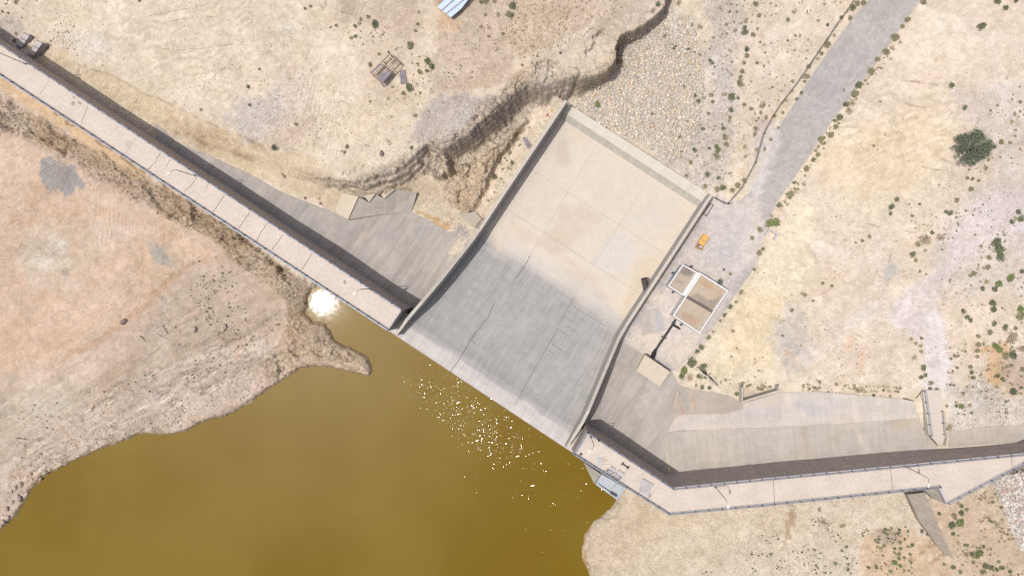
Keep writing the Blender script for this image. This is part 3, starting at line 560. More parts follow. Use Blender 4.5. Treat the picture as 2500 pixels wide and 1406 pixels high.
# road, yard
lay(ROAD, (190, 185, 181), 1.5, 2, 1, grv=0.0, tuf=0)
lay([(1745, 480), (1800, 500), (1850, 470), (1870, 560), (1840, 640), (1800, 700), (1740, 790), (1650, 900), (1520, 836), (1560, 780), (1650, 640)], (219, 209, 203), 16, 16, 0.95, tuf=0)
for c in ((1790, 560, 40, 60, 20), (1760, 620, 50, 26, 10)): lay(ell(*c), (205, 201, 199), 20, 20, 0.7)
for c in ((1580, 830, 40, 30), (1660, 850, 40, 30, -40), (1590, 720, 30, 20)): lay(ell(*c), (228, 214, 196), 16, 16, 0.8)
lay([(1840, 340), (1900, 300), (1905, 330), (1850, 480), (1830, 480)], (222, 218, 214), 12, 14, 0.7)
bandc = CE[..., None] * (1 + .22 * fbm(Z * 1.5 + fbm(X, Y, 6, 3, 2) * 3, X / 9, 1.0, 4, 7))[..., None]
# rock hue on cliffs
CR = np.array(A(222, 203, 180)); CR2 = np.array(A(214, 198, 182))
k_ = np.clip(cliff * 0.9, 0, 1)[..., None]; mix = sstep(-0.1, 0.14, fbm(X, Y, 9, 4, 11))[..., None]
COL = COL * (1 - k_) + (CR * (1 - mix) + CR2 * mix) * k_
k_ = (np.clip(rockz * .8 + topz * .3, 0, 1) * (~up))[..., None] * 0.8; COL = COL * (1 - k_) + (CR * (1 - mix) + CR2 * mix) * k_
k_ = (np.clip(topz, 0, 1) * (~up) * (1 - cliff * .6))[..., None] * 0.75; COL = COL * (1 - k_) + np.array(A(228, 213, 195)) * k_
k_ = (np.clip(sp, 0, 1) * (~up))[..., None] * 0.6; COL = COL * (1 - k_) + np.array(A(214, 190, 158)) * k_
COL = COL * (1 - rock[..., None]) + COL * bandc * rock[..., None]
# furrows, tyre marks and cracks: shallow tone differences of turned soil
def stripes(poly, ang, per, amp, fe=14, curve=None):
    global COL, Z
    amp = amp * 1.6
    r = wt(poly, fe, 14); a = math.radians(ang)
    if curve: u = np.hypot(px - curve[0], py - curve[1])
    else: u = px * math.cos(a) + py * math.sin(a)
    u = u + FX * (26 if per < 12 else 62) + FX2 * (5 if per < 12 else 14); s = np.sin(2 * math.pi * u / per) * (0.1 + 1.5 * vnoise(X / 2.5, Y / 2.5, 4) ** 2 * 2)
    Z = Z + 0.028 * min(amp, .07) / 0.05 * s * r; COL = COL * (1 + amp * (s * r)[..., None])
stripes([(250, -20), (620, -20), (640, 120), (560, 190), (300, 190), (230, 80)], 0, 21, 0.028, 40, curve=(380, -170))
stripes([(490, 300), (560, 210), (600, 200), (560, 300), (520, 320)], 40, 6.5, 0.05)
stripes([(720, 160), (800, 180), (850, 380), (760, 380), (740, 300)], 12, 9, 0.035)
stripes([(760, 240), (980, 300), (960, 400), (850, 380)], -52, 9, 0.028)
stripes([(2030, 160), (2330, 220), (2330, 420), (2060, 420)], 70, 22, 0.03, 30)
stripes([(2120, 790), (2250, 700), (2270, 740), (2160, 820)], 50, 5, 0.03)
stripes([(230, 480), (330, 480), (330, 600), (240, 600)], 0, 9, 0.03)
stripes([(30, 1080), (300, 930), (640, 800), (700, 850), (400, 1030), (60, 1180)], 64, 19, 0.09, 20)
stripes([(30, 1080), (300, 930), (640, 800), (700, 850), (400, 1030), (60, 1180)], 60, 7, 0.05, 20)
stripes([(-80, 190), (400, 470), (740, 700), (680, 720), (400, 560), (-80, 330)], 57, 6, 0.07, 10)
def scratch(pts, wpx, k, warp=10, rgb=None):
    global COL
    k = min(.5, k * 1.25)
    xs = [q[0] for q in pts]; ys = [q[1] for q in pts]; m = (px > min(xs) - 30) & (px < max(xs) + 30) & (py > min(ys) - 30) & (py < max(ys) + 30)
    d = seg_d(px[m] + FX[m] * warp + FX2[m] * 4, py[m] + FY[m] * warp + FX2[m] * 4, pts)
    d = d + 3.0 * np.abs(fbm(X[m], Y[m], 1.5, 4, 2)); r = np.exp(-(d / (wpx * .85)) ** 2) * sstep(.25, .75, vnoise(X[m] / 1.6, Y[m] / 1.6, 6)) * 1.3; COL[m] *= (1 - k * np.clip(r, 0, 1)[:, None] * np.array([0.85, 1.0, 1.1]))
def o1(l, o=(0, 0), s=2.992): return [(o[0] + a / s, o[1] + b / s) for a, b in l]
for l, k in (([(1060, 130), (1180, 100), (1320, 70), (1480, 40), (1560, 20)], .3), ([(1150, 180), (1300, 150), (1450, 130), (1570, 120)], .3), ([(1010, 185), (1040, 155)], .4), ([(1180, 360), (1300, 370), (1450, 355), (1600, 335), (1700, 325)], .3),
             ([(1200, 520), (1400, 550), (1560, 530), (1640, 500)], .2), ([(1250, 440), (1550, 420)], .15), ([(1480, 650), (1560, 570), (1650, 500)], .3), ([(1260, 250), (1320, 210), (1380, 190)], .2), ([(1560, 20), (1600, 0)], .3)):
    scratch(o1(l), 1.6, k, 8)
for l, k, wv in (([(620, 480), (900, 600), (1150, 720), (1400, 840), (1600, 930), (1915, 1060)], .22, 4), ([(1280, 960), (1400, 980), (1500, 1060), (1700, 1120), (1860, 1170)], .25, 7)): scratch(o1(l), wv, k, 14)
for l in ([(590, 700), (720, 780), (860, 830), (980, 900), (1080, 930)], [(700, 800), (730, 870), (760, 920)], [(600, 420), (760, 400), (900, 330)], [(400, 740), (430, 900), (380, 1080)], [(470, 720), (480, 900), (420, 1100)]): scratch(o1(l, (620, 0)), 2, .16, 12)
for l in ([(970, 570), (1200, 610), (1430, 660)], [(1040, 760), (1200, 790), (1360, 830), (1450, 860)], [(1350, 800), (1470, 850), (1540, 920)], [(1590, 870), (1550, 940), (1525, 990)], [(1170, 1210), (1250, 1240), (1410, 1255)], [(1190, 1140), (1290, 1155), (1380, 1190)], [(1820, 500), (1790, 590)], [(1290, 570), (1150, 590), (1060, 600)]): scratch(o1(l, (1860, 0)), 2.2, .3, 8)
for l in ([(710, 240), (850, 280), (1000, 300), (1120, 320)], [(1210, 190), (1255, 260), (1210, 300)], [(1390, 190), (1372, 370)], [(0, 910), (170, 970)], [(590, 1010), (650, 995)], [(660, 1060), (735, 1085)], [(430, 780), (520, 720)], [(990, 380), (950, 440), (930, 540)]): scratch(o1(l, (1860, 460)), 1.8, .35, 4)
for l in ([(1640, 1080), (1700, 1100), (1750, 1140), (1640, 1180)], [(1600, 1240), (1700, 1330)]): scratch(o1(l, (1860, 900)), 3, .2, 8)
# broad tone variation
f = 1 + 0.12 * fbm(X, Y, 14, 5, 2) + 0.14 * fbm(X, Y, 2.6, 5, 8) + 0.26 * fbm(X, Y, 0.6, 3, 6); COL *= f[..., None]
for s0, k0, am in ((11.0, 3, .035), (4.5, 7, .045), (1.8, 2, .05), (7.0, 10, -.04), (2.8, 5, -.04)):
    e0 = fbm(X, Y, s0, 6, k0, .62); cm = sstep(.03, .07, e0) * (rm < .3); COL *= (1 - cm[..., None] * am * np.array([1.0, 1.15, 1.5]))
COL *= (1 - (bank * .13 * (sstep(.35, .6, b1) - .5))[..., None] * np.array([.9, 1.0, 1.1]))
vein = np.exp(-(np.abs(fbm(U2 / 3.5, bn, 3.0, 6, 3, .6)) / .012) ** 2) * up * (dw > 4) * (px < 940) * sstep(-.1, .1, fbm(X, Y, 14, 3, 9)); COL *= (1 - .20 * vein)[..., None]; Z -= .10 * vein
for s0, k0, am, th in ((5.0, 1, .16, .006), (9.0, 6, .15, .005), (2.6, 9, .12, .010)):
    e0 = fbm(X, Y, s0, 5, k0); cm = sstep(.02, .14, fbm(X, Y, 12, 3, k0 + 2)) * (rm < .3); COL *= (1 - am * np.exp(-(e0 / th) ** 2) * cm)[..., None]; Z -= .05 * np.exp(-(e0 / th) ** 2) * cm
pale = sstep(.08, .2, fbm(X, Y, 8, 5, 5))[..., None] * (~up)[..., None] * (1 - rock[..., None]); COL *= 1 + .05 * pale
COL *= 1 + 0.05 * fbm(X, Y, 10, 4, 9)[..., None] * np.array([0.6, 0, -1.2])
orange = sstep(0.1, 0.25, fbm(X, Y, 3.5, 5, 10))[..., None] * up[..., None] * 0.3 * (px[..., None] < 760)
COL = COL * (1 - orange) + np.array(A(208, 174, 146)) * orange
COL = np.clip(COL * 1.035, 0.02, 0.8)
GRV = np.maximum(GRV, rock * 0.35)
nx_, ny_ = X.shape
idx = np.arange(nx_ * ny_).reshape(nx_, ny_)
Fq = np.stack([idx[:-1, :-1], idx[1:, :-1], idx[1:, 1:], idx[:-1, 1:]], -1).reshape(-1, 4)
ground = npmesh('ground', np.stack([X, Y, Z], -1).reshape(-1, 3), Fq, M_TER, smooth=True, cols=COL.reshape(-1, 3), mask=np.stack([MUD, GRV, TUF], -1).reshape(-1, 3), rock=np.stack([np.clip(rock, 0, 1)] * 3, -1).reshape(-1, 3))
tag(ground, 'dry desert ground of sand, rock and gravel with a ravine cut through it', 'ground', kind='structure')
from bisect import bisect_right
def gz(x, y):
    i = min(max(bisect_right(gx, x) - 1, 0), nx_ - 2); j = min(max(bisect_right(gy, y) - 1, 0), ny_ - 2)
    a = (x - gx[i]) / (gx[i + 1] - gx[i]); b = (y - gy[j]) / (gy[j + 1] - gy[j])
    return float((Z[i, j] * (1 - a) + Z[i + 1, j] * a) * (1 - b) + (Z[i, j + 1] * (1 - a) + Z[i + 1, j + 1] * a) * b)
def G(px_, py_, dz=0.0):                                  # point of the ground seen at a plan position
    z = -10.0
    for _ in range(6):
        x, y, _z = P(px_, py_, z); z = 0.5 * z + 0.5 * gz(x, y)
    x, y, _z = P(px_, py_, z); return (x, y, gz(x, y) + dz)

# ------------------------------------------------------------------ water
wm = bpy.data.materials.new('murky_water'); wm.use_nodes = True; nt = wm.node_tree; nt.nodes.clear(); L = nt.links.new
out = N(nt, 'OutputMaterial'); b = N(nt, 'BsdfPrincipled'); L(b.outputs[0], out.inputs[0])
b.inputs['IOR'].default_value = 1.33; b.inputs['Roughness'].default_value = 0.035; b.inputs['Specular IOR Level'].default_value = 0.5
geo = N(nt, 'NewGeometry').outputs['Position']
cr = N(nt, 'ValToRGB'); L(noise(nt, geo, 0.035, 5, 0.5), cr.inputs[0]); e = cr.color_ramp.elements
e[0].position = 0.40; e[0].color = (*A(126, 100, 0), 1); e[1].position = 0.62; e[1].color = (*A(134, 110, 26), 1)  # paler noise patches put soft cloud reflections into the water colour
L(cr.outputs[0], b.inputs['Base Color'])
def ellmask(cpx, cpy, a, bb, ang, pw=1.0):
    c = P(cpx, cpy, ZW); m1 = N(nt, 'Mapping', vector_type='TEXTURE'); L(geo, m1.inputs[0])
    m1.inputs['Location'].default_value = c; m1.inputs['Rotation'].default_value = (0, 0, math.radians(ang)); m1.inputs['Scale'].default_value = (a, bb, 5)
    ln = N(nt, 'VectorMath', operation='LENGTH'); L(m1.outputs[0], ln.inputs[0]); return mrange(nt, ln.outputs['Value'], 1.0, 0.25, 0.0, pw)
mk = mth(nt, 'MAXIMUM', ellmask(1155, 1022, 24, 7.5, -36), ellmask(1280, 1150, 27, 17, -50, 0.13))
mk = mth(nt, 'MAXIMUM', mk, ellmask(1450, 1190, 15, 8, -48, 0.12))
pat = mth(nt, 'MULTIPLY', mk, mrange(nt, noise(nt, geo, 0.25, 4), 0.3, 0.6, 0.25, 1.0))
sn = N(nt, 'VectorMath', operation='SNAP'); L(geo, sn.inputs[0]); sn.inputs[1].default_value = (0.055, 0.055, 50)
wn = N(nt, 'TexWhiteNoise', noise_dimensions='2D'); L(sn.outputs[0], wn.inputs['Vector'])
sub = N(nt, 'VectorMath', operation='SUBTRACT'); L(wn.outputs['Color'], sub.inputs[0]); sub.inputs[1].default_value = (0.5, 0.5, 0.5)
wn2 = N(nt, 'TexWhiteNoise', noise_dimensions='2D'); off2 = N(nt, 'VectorMath', operation='ADD'); L(sn.outputs[0], off2.inputs[0]); off2.inputs[1].default_value = (37.7, 91.3, 0); L(off2.outputs[0], wn2.inputs['Vector'])
act = mth(nt, 'LESS_THAN', wn2.outputs['Value'], mth(nt, 'MULTIPLY', mth(nt, 'POWER', pat, 1.5), 1.35))
sc1 = N(nt, 'VectorMath', operation='SCALE'); L(sub.outputs[0], sc1.inputs[0]); L(mth(nt, 'MULTIPLY', act, 0.46), sc1.inputs['Scale'])
n2 = N(nt, 'TexNoise'); L(geo, n2.inputs['Vector']); n2.inputs['Scale'].default_value = 1.1; n2.inputs['Detail'].default_value = 4
sub2 = N(nt, 'VectorMath', operation='SUBTRACT'); L(n2.outputs['Color'], sub2.inputs[0]); sub2.inputs[1].default_value = (0.5, 0.5, 0.5)
sc2 = N(nt, 'VectorMath', operation='SCALE'); L(sub2.outputs[0], sc2.inputs[0]); sc2.inputs['Scale'].default_value = 0.012
ad = N(nt, 'VectorMath', operation='ADD'); L(sc1.outputs[0], ad.inputs[0]); L(sc2.outputs[0], ad.inputs[1])
fl = N(nt, 'VectorMath', operation='MULTIPLY'); L(ad.outputs[0], fl.inputs[0]); fl.inputs[1].default_value = (1, 1, 0)
ad2 = N(nt, 'VectorMath', operation='ADD'); L(fl.outputs[0], ad2.inputs[0]); ad2.inputs[1].default_value = (0, 0, 1)
nm = N(nt, 'VectorMath', operation='NORMALIZE'); L(ad2.outputs[0], nm.inputs[0]); L(nm.outputs[0], b.inputs['Normal'])
gk = ellmask(850, 790, 11, 9, -30)
L(mth(nt, 'ADD', mth(nt, 'ADD', 0.0235, mth(nt, 'MULTIPLY', gk, 0.012)), mth(nt, 'MULTIPLY', act, 0.065)), b.inputs['Roughness'])
wp = [P(q[0], q[1], ZW) for q in [(-900, -440), (0, 165), (955, 790), (1408, 1098), (1640, 1225), (2300, 1172), (2700, 1120), (2700, 2600), (-1200, 2600)]]
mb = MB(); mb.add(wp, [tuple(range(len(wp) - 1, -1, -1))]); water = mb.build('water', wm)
for p_ in water.data.polygons:
    if p_.normal.z < 0: water.data.flip_normals(); break
tag(water, 'murky ochre green reservoir water with sun glint', 'water', kind='structure')

# ------------------------------------------------------------------ concrete surfaces draped on the ground level
def patchwt(qx, qy, poly, fe, wp, X_, Y_):
    return 1 - sstep(-fe, fe, sdf(qx + fbm(X_, Y_, 4, 4, 3) * wp * 2, qy + fbm(X_, Y_, 4, 4, 7) * wp * 2, poly))
def gridpoly(name, poly, zfun, rgb, mat_, parent=None, step=0.5, patches=(), var=0.05, wp=14):
    """fine sheet whose outline is poly (plan points), cut from a grid by clipping in bmesh"""
    import bmesh
    q = [P(a, b, -10.5) for a, b in poly]
    q = np.array(q); o = q[:, :2].mean(0)
    # iterate so that each outline point sits at the level of the surface
    pts = []
    for a, b in poly:
        z = -10.5
        for _ in range(4):
            x, y, _z = P(a, b, z); z = float(zfun(np.array([x]), np.array([y]))[0])
        pts.append((x, y))
    from mathutils.geometry import delaunay_2d_cdt
    xs = [p[0] for p in pts]; ys = [p[1] for p in pts]
    gxx, gyy = np.meshgrid(np.arange(min(xs), max(xs), step), np.arange(min(ys), max(ys), step))
    g = np.stack([gxx.ravel(), gyy.ravel()], -1); dd = sdf(g[:, 0], g[:, 1], pts); g = g[dd < -step * 0.4]
    vin = [Vector(p) for p in pts] + [Vector((float(a), float(b))) for a, b in g]
    vo, _e, fo, *_r = delaunay_2d_cdt(vin, [], [tuple(range(len(pts)))], 1, 1e-4)
    vo = np.array([(v.x, v.y) for v in vo]); zz = zfun(vo[:, 0], vo[:, 1])
    V = np.c_[vo, zz]; Fc = np.array([f for f in fo if len(f) == 3])
    # face up
    a = V[Fc[:, 1]] - V[Fc[:, 0]]; b_ = V[Fc[:, 2]] - V[Fc[:, 0]]; fl_ = (a[:, 0] * b_[:, 1] - a[:, 1] * b_[:, 0]) < 0; Fc[fl_] = Fc[fl_][:, ::-1]
    qx, qy = PR(V[:, 0], V[:, 1], V[:, 2]); col = np.ones((len(V), 3)) * np.array(A(*rgb))
    for pl, c, fe, op in patches:
        r = patchwt(qx, qy, pl, fe, wp, V[:, 0], V[:, 1])[:, None] * op; col = col * (1 - r) + np.array(A(*c)) * r
    col *= (1 + var * 1.6 * fbm(V[:, 0], V[:, 1], 5, 5, 4) + var * fbm(V[:, 0], V[:, 1], 1.2, 3, 5))[:, None]
    col *= 1 + 0.05 * fbm(V[:, 0], V[:, 1], 8, 4, 9)[:, None] * np.array([.8, 0, -1.2])
    return npmesh(name, V, Fc, mat_, parent, True, cols=np.clip(col, 0.02, 0.9))
def zlow(x, y, dz=0.02):
    z0, *_r, zl_ = base_z(x, y, True); return zl_ + dz
def strip(mb, a, b, wdt, m=0):                            # thin flush sheet
    a = Vector(a); b = Vector(b); d = (b - a); s = Vector((-d.y, d.x, 0)).normalized() * wdt / 2
    mb.add([a - s, b - s, b + s, a + s], [(0, 1, 2, 3)], m)
def wob(pts, amp, n=10, seed=0):                          # irregular crack through the given points
    rg = random.Random(seed); r = []
    for i in range(len(pts) - 1):
        a = Vector(pts[i]); b = Vector(pts[i + 1]); s = Vector((-(b - a).y, (b - a).x, 0)).normalized()
        for k in range(n): 
            t = k / n; r.append(a.lerp(b, t) + s * (rg.uniform(-amp, amp) if 0 < t else 0))
    r.append(Vector(pts[-1])); return r

# ---- spillway
spill = thing('spillway', 'long grey and sand coloured concrete spillway chute with stilling basin between two walls', 'spillway', W(24, 20, -12))
ts = np.unique(np.r_[np.linspace(-0.2, 31, 130), np.linspace(31, 64.6, 130)]); ss = np.linspace(0, 1, 190)
V = []; 
for t in ts:
    l = lsx(t) + 0.3 if t > 6 else lsx(t) - 2.9 + 0.0; r = rsx(t) - 0.3 if t > 6 else rsx(t) + 3.2
    l = -1.6 if t < 5.6 else lsx(t) + 0.25; r = 50.6 if t < 5.6 else rsx(t) - 0.25
    for s in ss: 
        q = W(l + (r - l) * s, t, float(floorz(t))); V.append(q)
V = np.array(V); nt_, ns_ = len(ts), len(ss); idx = np.arange(nt_ * ns_).reshape(nt_, ns_)
Fq = np.stack([idx[:-1, :-1], idx[:-1, 1:], idx[1:, 1:], idx[1:, :-1]], -1).reshape(-1, 4)
sx_, tx_ = ST(V[:, 0], V[:, 1]); qx, qy = PR(V[:, 0], V[:, 1], V[:, 2])
g0 = np.array(A(196, 194, 191)); tan = np.array(A(231, 219, 203)); crest = np.array(A(218, 213, 209))
wv = fbm(V[:, 0], V[:, 1], 6, 5, 2)
k = sstep(27.0, 32.0, tx_ - 0.055 * (sx_ - 24) * -1 + wv * 6 - 1.5 + 2.5 * np.exp(-((sx_ - 7) / 6) ** 2))[:, None]
col = g0 * (1 - k) + tan * k
k = (1 - sstep(3.2, 3.9, tx_ + fbm(V[:, 0], V[:, 1], 3, 3, 4) * 1.2))[:, None]; col = col * (1 - k) + crest * k
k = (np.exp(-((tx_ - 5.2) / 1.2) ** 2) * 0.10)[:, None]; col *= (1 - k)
st2 = fbm(sx_ / 1.0, tx_ / 9.0, 1.1, 5, 6); col *= (1 + 0.16 * st2 * (1 - sstep(26, 32, tx_)))[:, None]
for pl, c, fe, op in [(o1([(0, 230), (100, 280), (250, 380), (380, 450), (540, 580), (520, 600), (380, 520), (220, 440), (80, 350), (0, 300)], (1240, 460)), (226, 206, 188), 6, 0.5),
                      (o1([(380, 120), (560, 130), (690, 190), (660, 250), (560, 330), (470, 400), (430, 430), (340, 400), (280, 370), (350, 290), (360, 200)], (1240, 460)), (220, 205, 186), 4, 0.5),
                      (o1([(420, 600), (560, 600), (660, 640), (700, 740), (760, 820), (700, 820), (560, 700), (460, 690)], (1240, 460)), (224, 206, 188), 6, 0.5),
                      (o1([(850, 780), (900, 680), (930, 560), (1030, 500), (1140, 500), (1040, 640), (900, 860), (830, 960), (830, 860)], (1240, 460)), (226, 208, 184), 8, 0.6),
                      (ell(1375, 375, 18, 34, 0), (208, 194, 176), 12, 0.6), (ell(1420, 330, 30, 20), (226, 212, 192), 12, 0.5),
                      (o1([(700, 380), (830, 320), (930, 440), (860, 620), (700, 600), (620, 560), (680, 440)], (1240, 460)), (224, 221, 216), 10, 0.7),
                      (o1([(880, 200), (1000, 180), (1200, 200), (1180, 260), (1000, 260), (880, 290)], (1240, 460)), (224, 220, 212), 12, 0.5),
                      (o1([(0, 360), (200, 470), (420, 600), (640, 700), (820, 1000), (760, 1000), (560, 820), (300, 640), (0, 480)], (1240, 460)), (215, 213, 207), 12, 0.5),
                      ([(1330, 560), (1380, 560), (1400, 610), (1340, 620), (1315, 590)], (218, 203, 184), 5, 0.5), ([(1210, 470), (1330, 420), (1360, 500), (1290, 560)], (230, 218, 204), 12, 0.5)]:
    r = patchwt(qx, qy, pl, fe, 8, V[:, 0], V[:, 1])[:, None] * op; col = col * (1 - r) + np.array(A(*c)) * r
col *= (1 + 0.05 * fbm(V[:, 0], V[:, 1], 9, 5, 3) + 0.05 * fbm(V[:, 0], V[:, 1], 1.0, 4, 5))[:, None]
k30 = (nt_ and (ts[:-1] > 29.5)); mi_ = np.repeat(k30.astype(np.int32), ns_ - 1)
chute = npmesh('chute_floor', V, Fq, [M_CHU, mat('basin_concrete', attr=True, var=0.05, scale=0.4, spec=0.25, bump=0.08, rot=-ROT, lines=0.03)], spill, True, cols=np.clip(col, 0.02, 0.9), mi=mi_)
# lip face
mb = MB(); mb.prism([W(-1.6, -0.2, -6.25), W(50.6, -0.2, -6.25), W(50.6, 0.6, -6.3), W(-1.6, 0.6, -6.3)], -10, top=False); mb.build('lip', M_KERB, spill)
# walls
def twall(name, fn, th, side):
    mb = MB(); tt = [0.6, 1.6, 3, 5, 7.5, 10.3, 13, 16.5, 20, 24, 27.2, 29, 31, 40, 50, 60, 67.15]
    ring = []
    for t in tt:
        z = wallz(t); a = fn(t); zb = float(floorz(t)) - 0.6; wd = th * (0.55 + 0.45 * min(1, (t - 0.6) / 4))
        if side > 0: o_, i_ = a, a + wd
        else: o_, i_ = a, a - wd
        ring.append([W(o_, t, z), W(i_, t, z), W(i_, t, zb), W(o_, t, zb)])
    vs = [p for r in ring for p in r]; n = len(tt); fs = []; mi = []
    for i in range(n - 1):
        for k in range(4):
            f = (i * 4 + k, (i + 1) * 4 + k, (i + 1) * 4 + (k + 1) % 4, i * 4 + (k + 1) % 4); fs.append(f if side < 0 else tuple(reversed(f)))
    for f, fl_ in (((0, 1, 2, 3), 1), (tuple((n - 1) * 4 + k for k in (3, 2, 1, 0)), 1)): fs.append(f if side < 0 else tuple(reversed(f)))
    o = npmesh(name, vs, fs, [M_WALL, mat('wall_stained', A(200, 197, 190), var=0.12, scale=1.0, streak=(1.5, .12), rot=-ROT)], spill)
    import bmesh
    b_ = bmesh.new(); b_.from_mesh(o.data); bmesh.ops.recalc_face_normals(b_, faces=b_.faces); b_.to_mesh(o.data); b_.free()
    for p_ in o.data.polygons:
        if abs(p_.normal.z) < .5: p_.material_index = 1
    return o
twall('training_wall', lsx, 0.72, 1); tw2 = twall('training_wall', rsx, 0.70, -1)
# end sill with sloping inner face, raised step by the left wall
mb = MB(); l, r = lsx(65) + .6, rsx(65) - .7
prof = [(64.4, -17.05), (65.7, -15.45), (67.9, -15.3), (68.1, -16.6)]
vs = [W(l - .2, t, z) for t, z in prof] + [W(r + .2, t + (.25 if i > 1 else 0), z) for i, (t, z) in enumerate(prof)]
mb.add(vs, [(0, 4, 5, 1), (1, 5, 6, 2), (2, 6, 7, 3), (0, 1, 2, 3), (7, 6, 5, 4)])
sill = mb.build('end_sill', M_SILL, spill)
mb = MB(); 
for (a, c) in (((64.45, -16.98), (65.68, -15.5)),):
    mb.add([W(l, a[0] - .03, a[1] + .04), W(r, a[0] - .03, a[1] + .04), W(r, c[0] - .03, c[1] + .04), W(l, c[0] - .03, c[1] + .04)], [(0, 1, 2, 3)])
mb.build('sill_slope', mat('sill_slope', A(208, 203, 190), var=0.10, scale=0.8, streak=(1.2, .12), rot=-ROT), spill)
# joints in the chute
mb = MB()
def sj(a, b, wd=0.07, m=0, n=12, amp=0.0, seed=1):
    mb = MB()
    rg = random.Random(seed); pts = []
    for i in range(n + 1):
        k = i / n; s = a[0] + (b[0] - a[0]) * k + rg.uniform(-amp, amp); t = a[1] + (b[1] - a[1]) * k; pts.append(W(s, t, float(floorz(t)) + 0.025))
    for i in range(n): strip(mb, pts[i], pts[i + 1], wd, m)
    mb.build('joint', [M_JOINT, M_JOINT2], spill)
def stp(a, b):
    z = -12
    for _ in range(5): q = P(a, b, z); s, t = ST(q[0], q[1]); z = float(floorz(t))
    return (s, t)
c = [stp(*q) for q in [(1099.5, 910), (1121, 878), (1152, 825), (1180, 788), (1193, 772), (1205, 742)]]
for i in range(5): sj(c[i], c[i + 1], 0.10, 0, 8, 0.05, i)
sj(stp(1205, 742), stp(1278, 655), 0.04, 1, 10, 0.02); c = [stp(*q) for q in [(1258, 680), (1278, 655), (1294, 624)]]
for i in range(2): sj(c[i], c[i + 1], 0.12, 0, 8, 0.06, i + 9)
sj(stp(1294, 624), stp(1390, 463), 0.05, 1); sj(stp(1390, 463), stp(1460, 350), 0.05, 1)
c = [stp(*q) for q in [(1257, 990), (1285, 935), (1340, 840), (1402, 722)]]
for i in range(3): sj(c[i], c[i + 1], 0.07, 0, 8, 0.02, i + 20)
sj(stp(1402, 722), stp(1510, 550), 0.05, 1); sj(stp(1510, 550), stp(1570, 460), 0.04, 1)
for a, b_, wd_ in (((1392, 743), (1478, 796), .05), ((1396, 763), (1433, 787), .035), ((1377, 772), (1415, 798), .04), ((1377, 790), (1412, 815), .035), ((1363, 804), (1395, 825), .05), ((1346, 838), (1392, 868), .05), ((1332, 850), (1352, 863), .06), ((1152, 832), (1162, 840), .06)):
    sj(stp(a[0], a[1]), stp(b_[0], b_[1]), wd_, 0, 4, 0.0)
sj(stp(1023, 777), stp(1415, 1030), 0.09, 1, 20, 0.0)
for a, b_ in (((1284, 405), (1620, 618)), ((1220, 500), (1560, 716))): sj(stp(*a), stp(*b_), 0.06, 1, 6)
# drain stub in the basin against the wall
mb = MB(); a, b_ = P(1572, 679.5, -13.6), P(1579, 712, -14.3); mb.tube([a, b_], 0.72, 16, 0, caps=False); 
mb.tube([a, b_], 0.66, 16, 1, caps=False); mb.add([], []); mb.build('drain_pipe', [M_DARK, M_BLACK], spill)
off(spill, spill.location)

# ---- concrete dams: crest at level 0
dl = thing('concrete_dam', 'concrete gravity dam with long pale crest road running to the spillway from the top corner', 'dam', P(500, 450, 0))
EL = [(-260, 15.0), (947, 808.6), (983, 755), (-260, -66.2)]
q = [P(a, b, 0) for a, b in EL]
def inset(q, i, j, d):   # move edge i-j towards the inside by d
    a, b_ = Vector(q[i]), Vector(q[j]); n = Vector((-(b_ - a).y, (b_ - a).x, 0)).normalized(); c_ = sum((Vector(p) for p in q), Vector()) / len(q)
    if (c_ - a).dot(n) < 0: n = -n
    return a + n * d, b_ + n * d
mb = MB(); mb.prism([(p[0], p[1], -0.18) for p in q], -13); body = mb.build('dam_body', M_FACE, dl)
K = 0.55
def kerb(parent, pts, wd=0.55, top=0.16, bot=-0.2, side=1, m=M_KERB):
    mb = MB()
    for i in range(len(pts) - 1):
        a, b_ = Vector(pts[i]), Vector(pts[i + 1]); n = Vector((-(b_ - a).y, (b_ - a).x, 0)).normalized() * wd * side; d = (b_ - a).normalized() * 0.0
        mb.prism([a + Vector((0, 0, top)), b_ + Vector((0, 0, top)), b_ + n + Vector((0, 0, top)), a + n + Vector((0, 0, top))], bot)
    return mb.build('kerb', m, parent)
def deck(parent, poly, lines_, stains, name='deck'):
    mb = MB(); mb.prism([(p[0], p[1], 0.0) for p in poly], -0.15)
    MS = [M_JOINT, M_JOINT2, mat('stain_brown', A(186, 170, 160), var=0.12, scale=2), mat('stain_pale', A(216, 199, 180), var=0.08, scale=1)]
    for pts, wd_, m_, amp in lines_:
        mb2 = MB()
        pts = [(p[0], p[1], 0.012) for p in PP(pts, 0)]
        w_ = wob(pts, amp, 8, hash(str(pts)) % 1000 if False else int(abs(pts[0][0]) * 7)) if amp else pts
        for i in range(len(w_) - 1): strip(mb2, w_[i], w_[i + 1], wd_, m_)
        mb2.build('joint', MS, parent)
    for pl, m_ in stains:
        mb2 = MB()
        pl = [(p[0], p[1], 0.006) for p in PP(pl, 0)]; a = sum(pl[i][0] * pl[(i + 1) % len(pl)][1] - pl[(i + 1) % len(pl)][0] * pl[i][1] for i in range(len(pl)))
        mb2.add(pl, [tuple(range(len(pl))) if a > 0 else tuple(reversed(range(len(pl))))], m_); mb2.build('stain', MS, parent)
    mb.build(name, M_DECK, parent)
a1, b1 = inset(q, 0, 1, K); a2, b2 = inset(q, 3, 2, 0.40)
dk = [a1, b1, b2, a2]
cr1 = lambda l: o1(l)
cr6 = lambda l: o1(l, (620, 460))
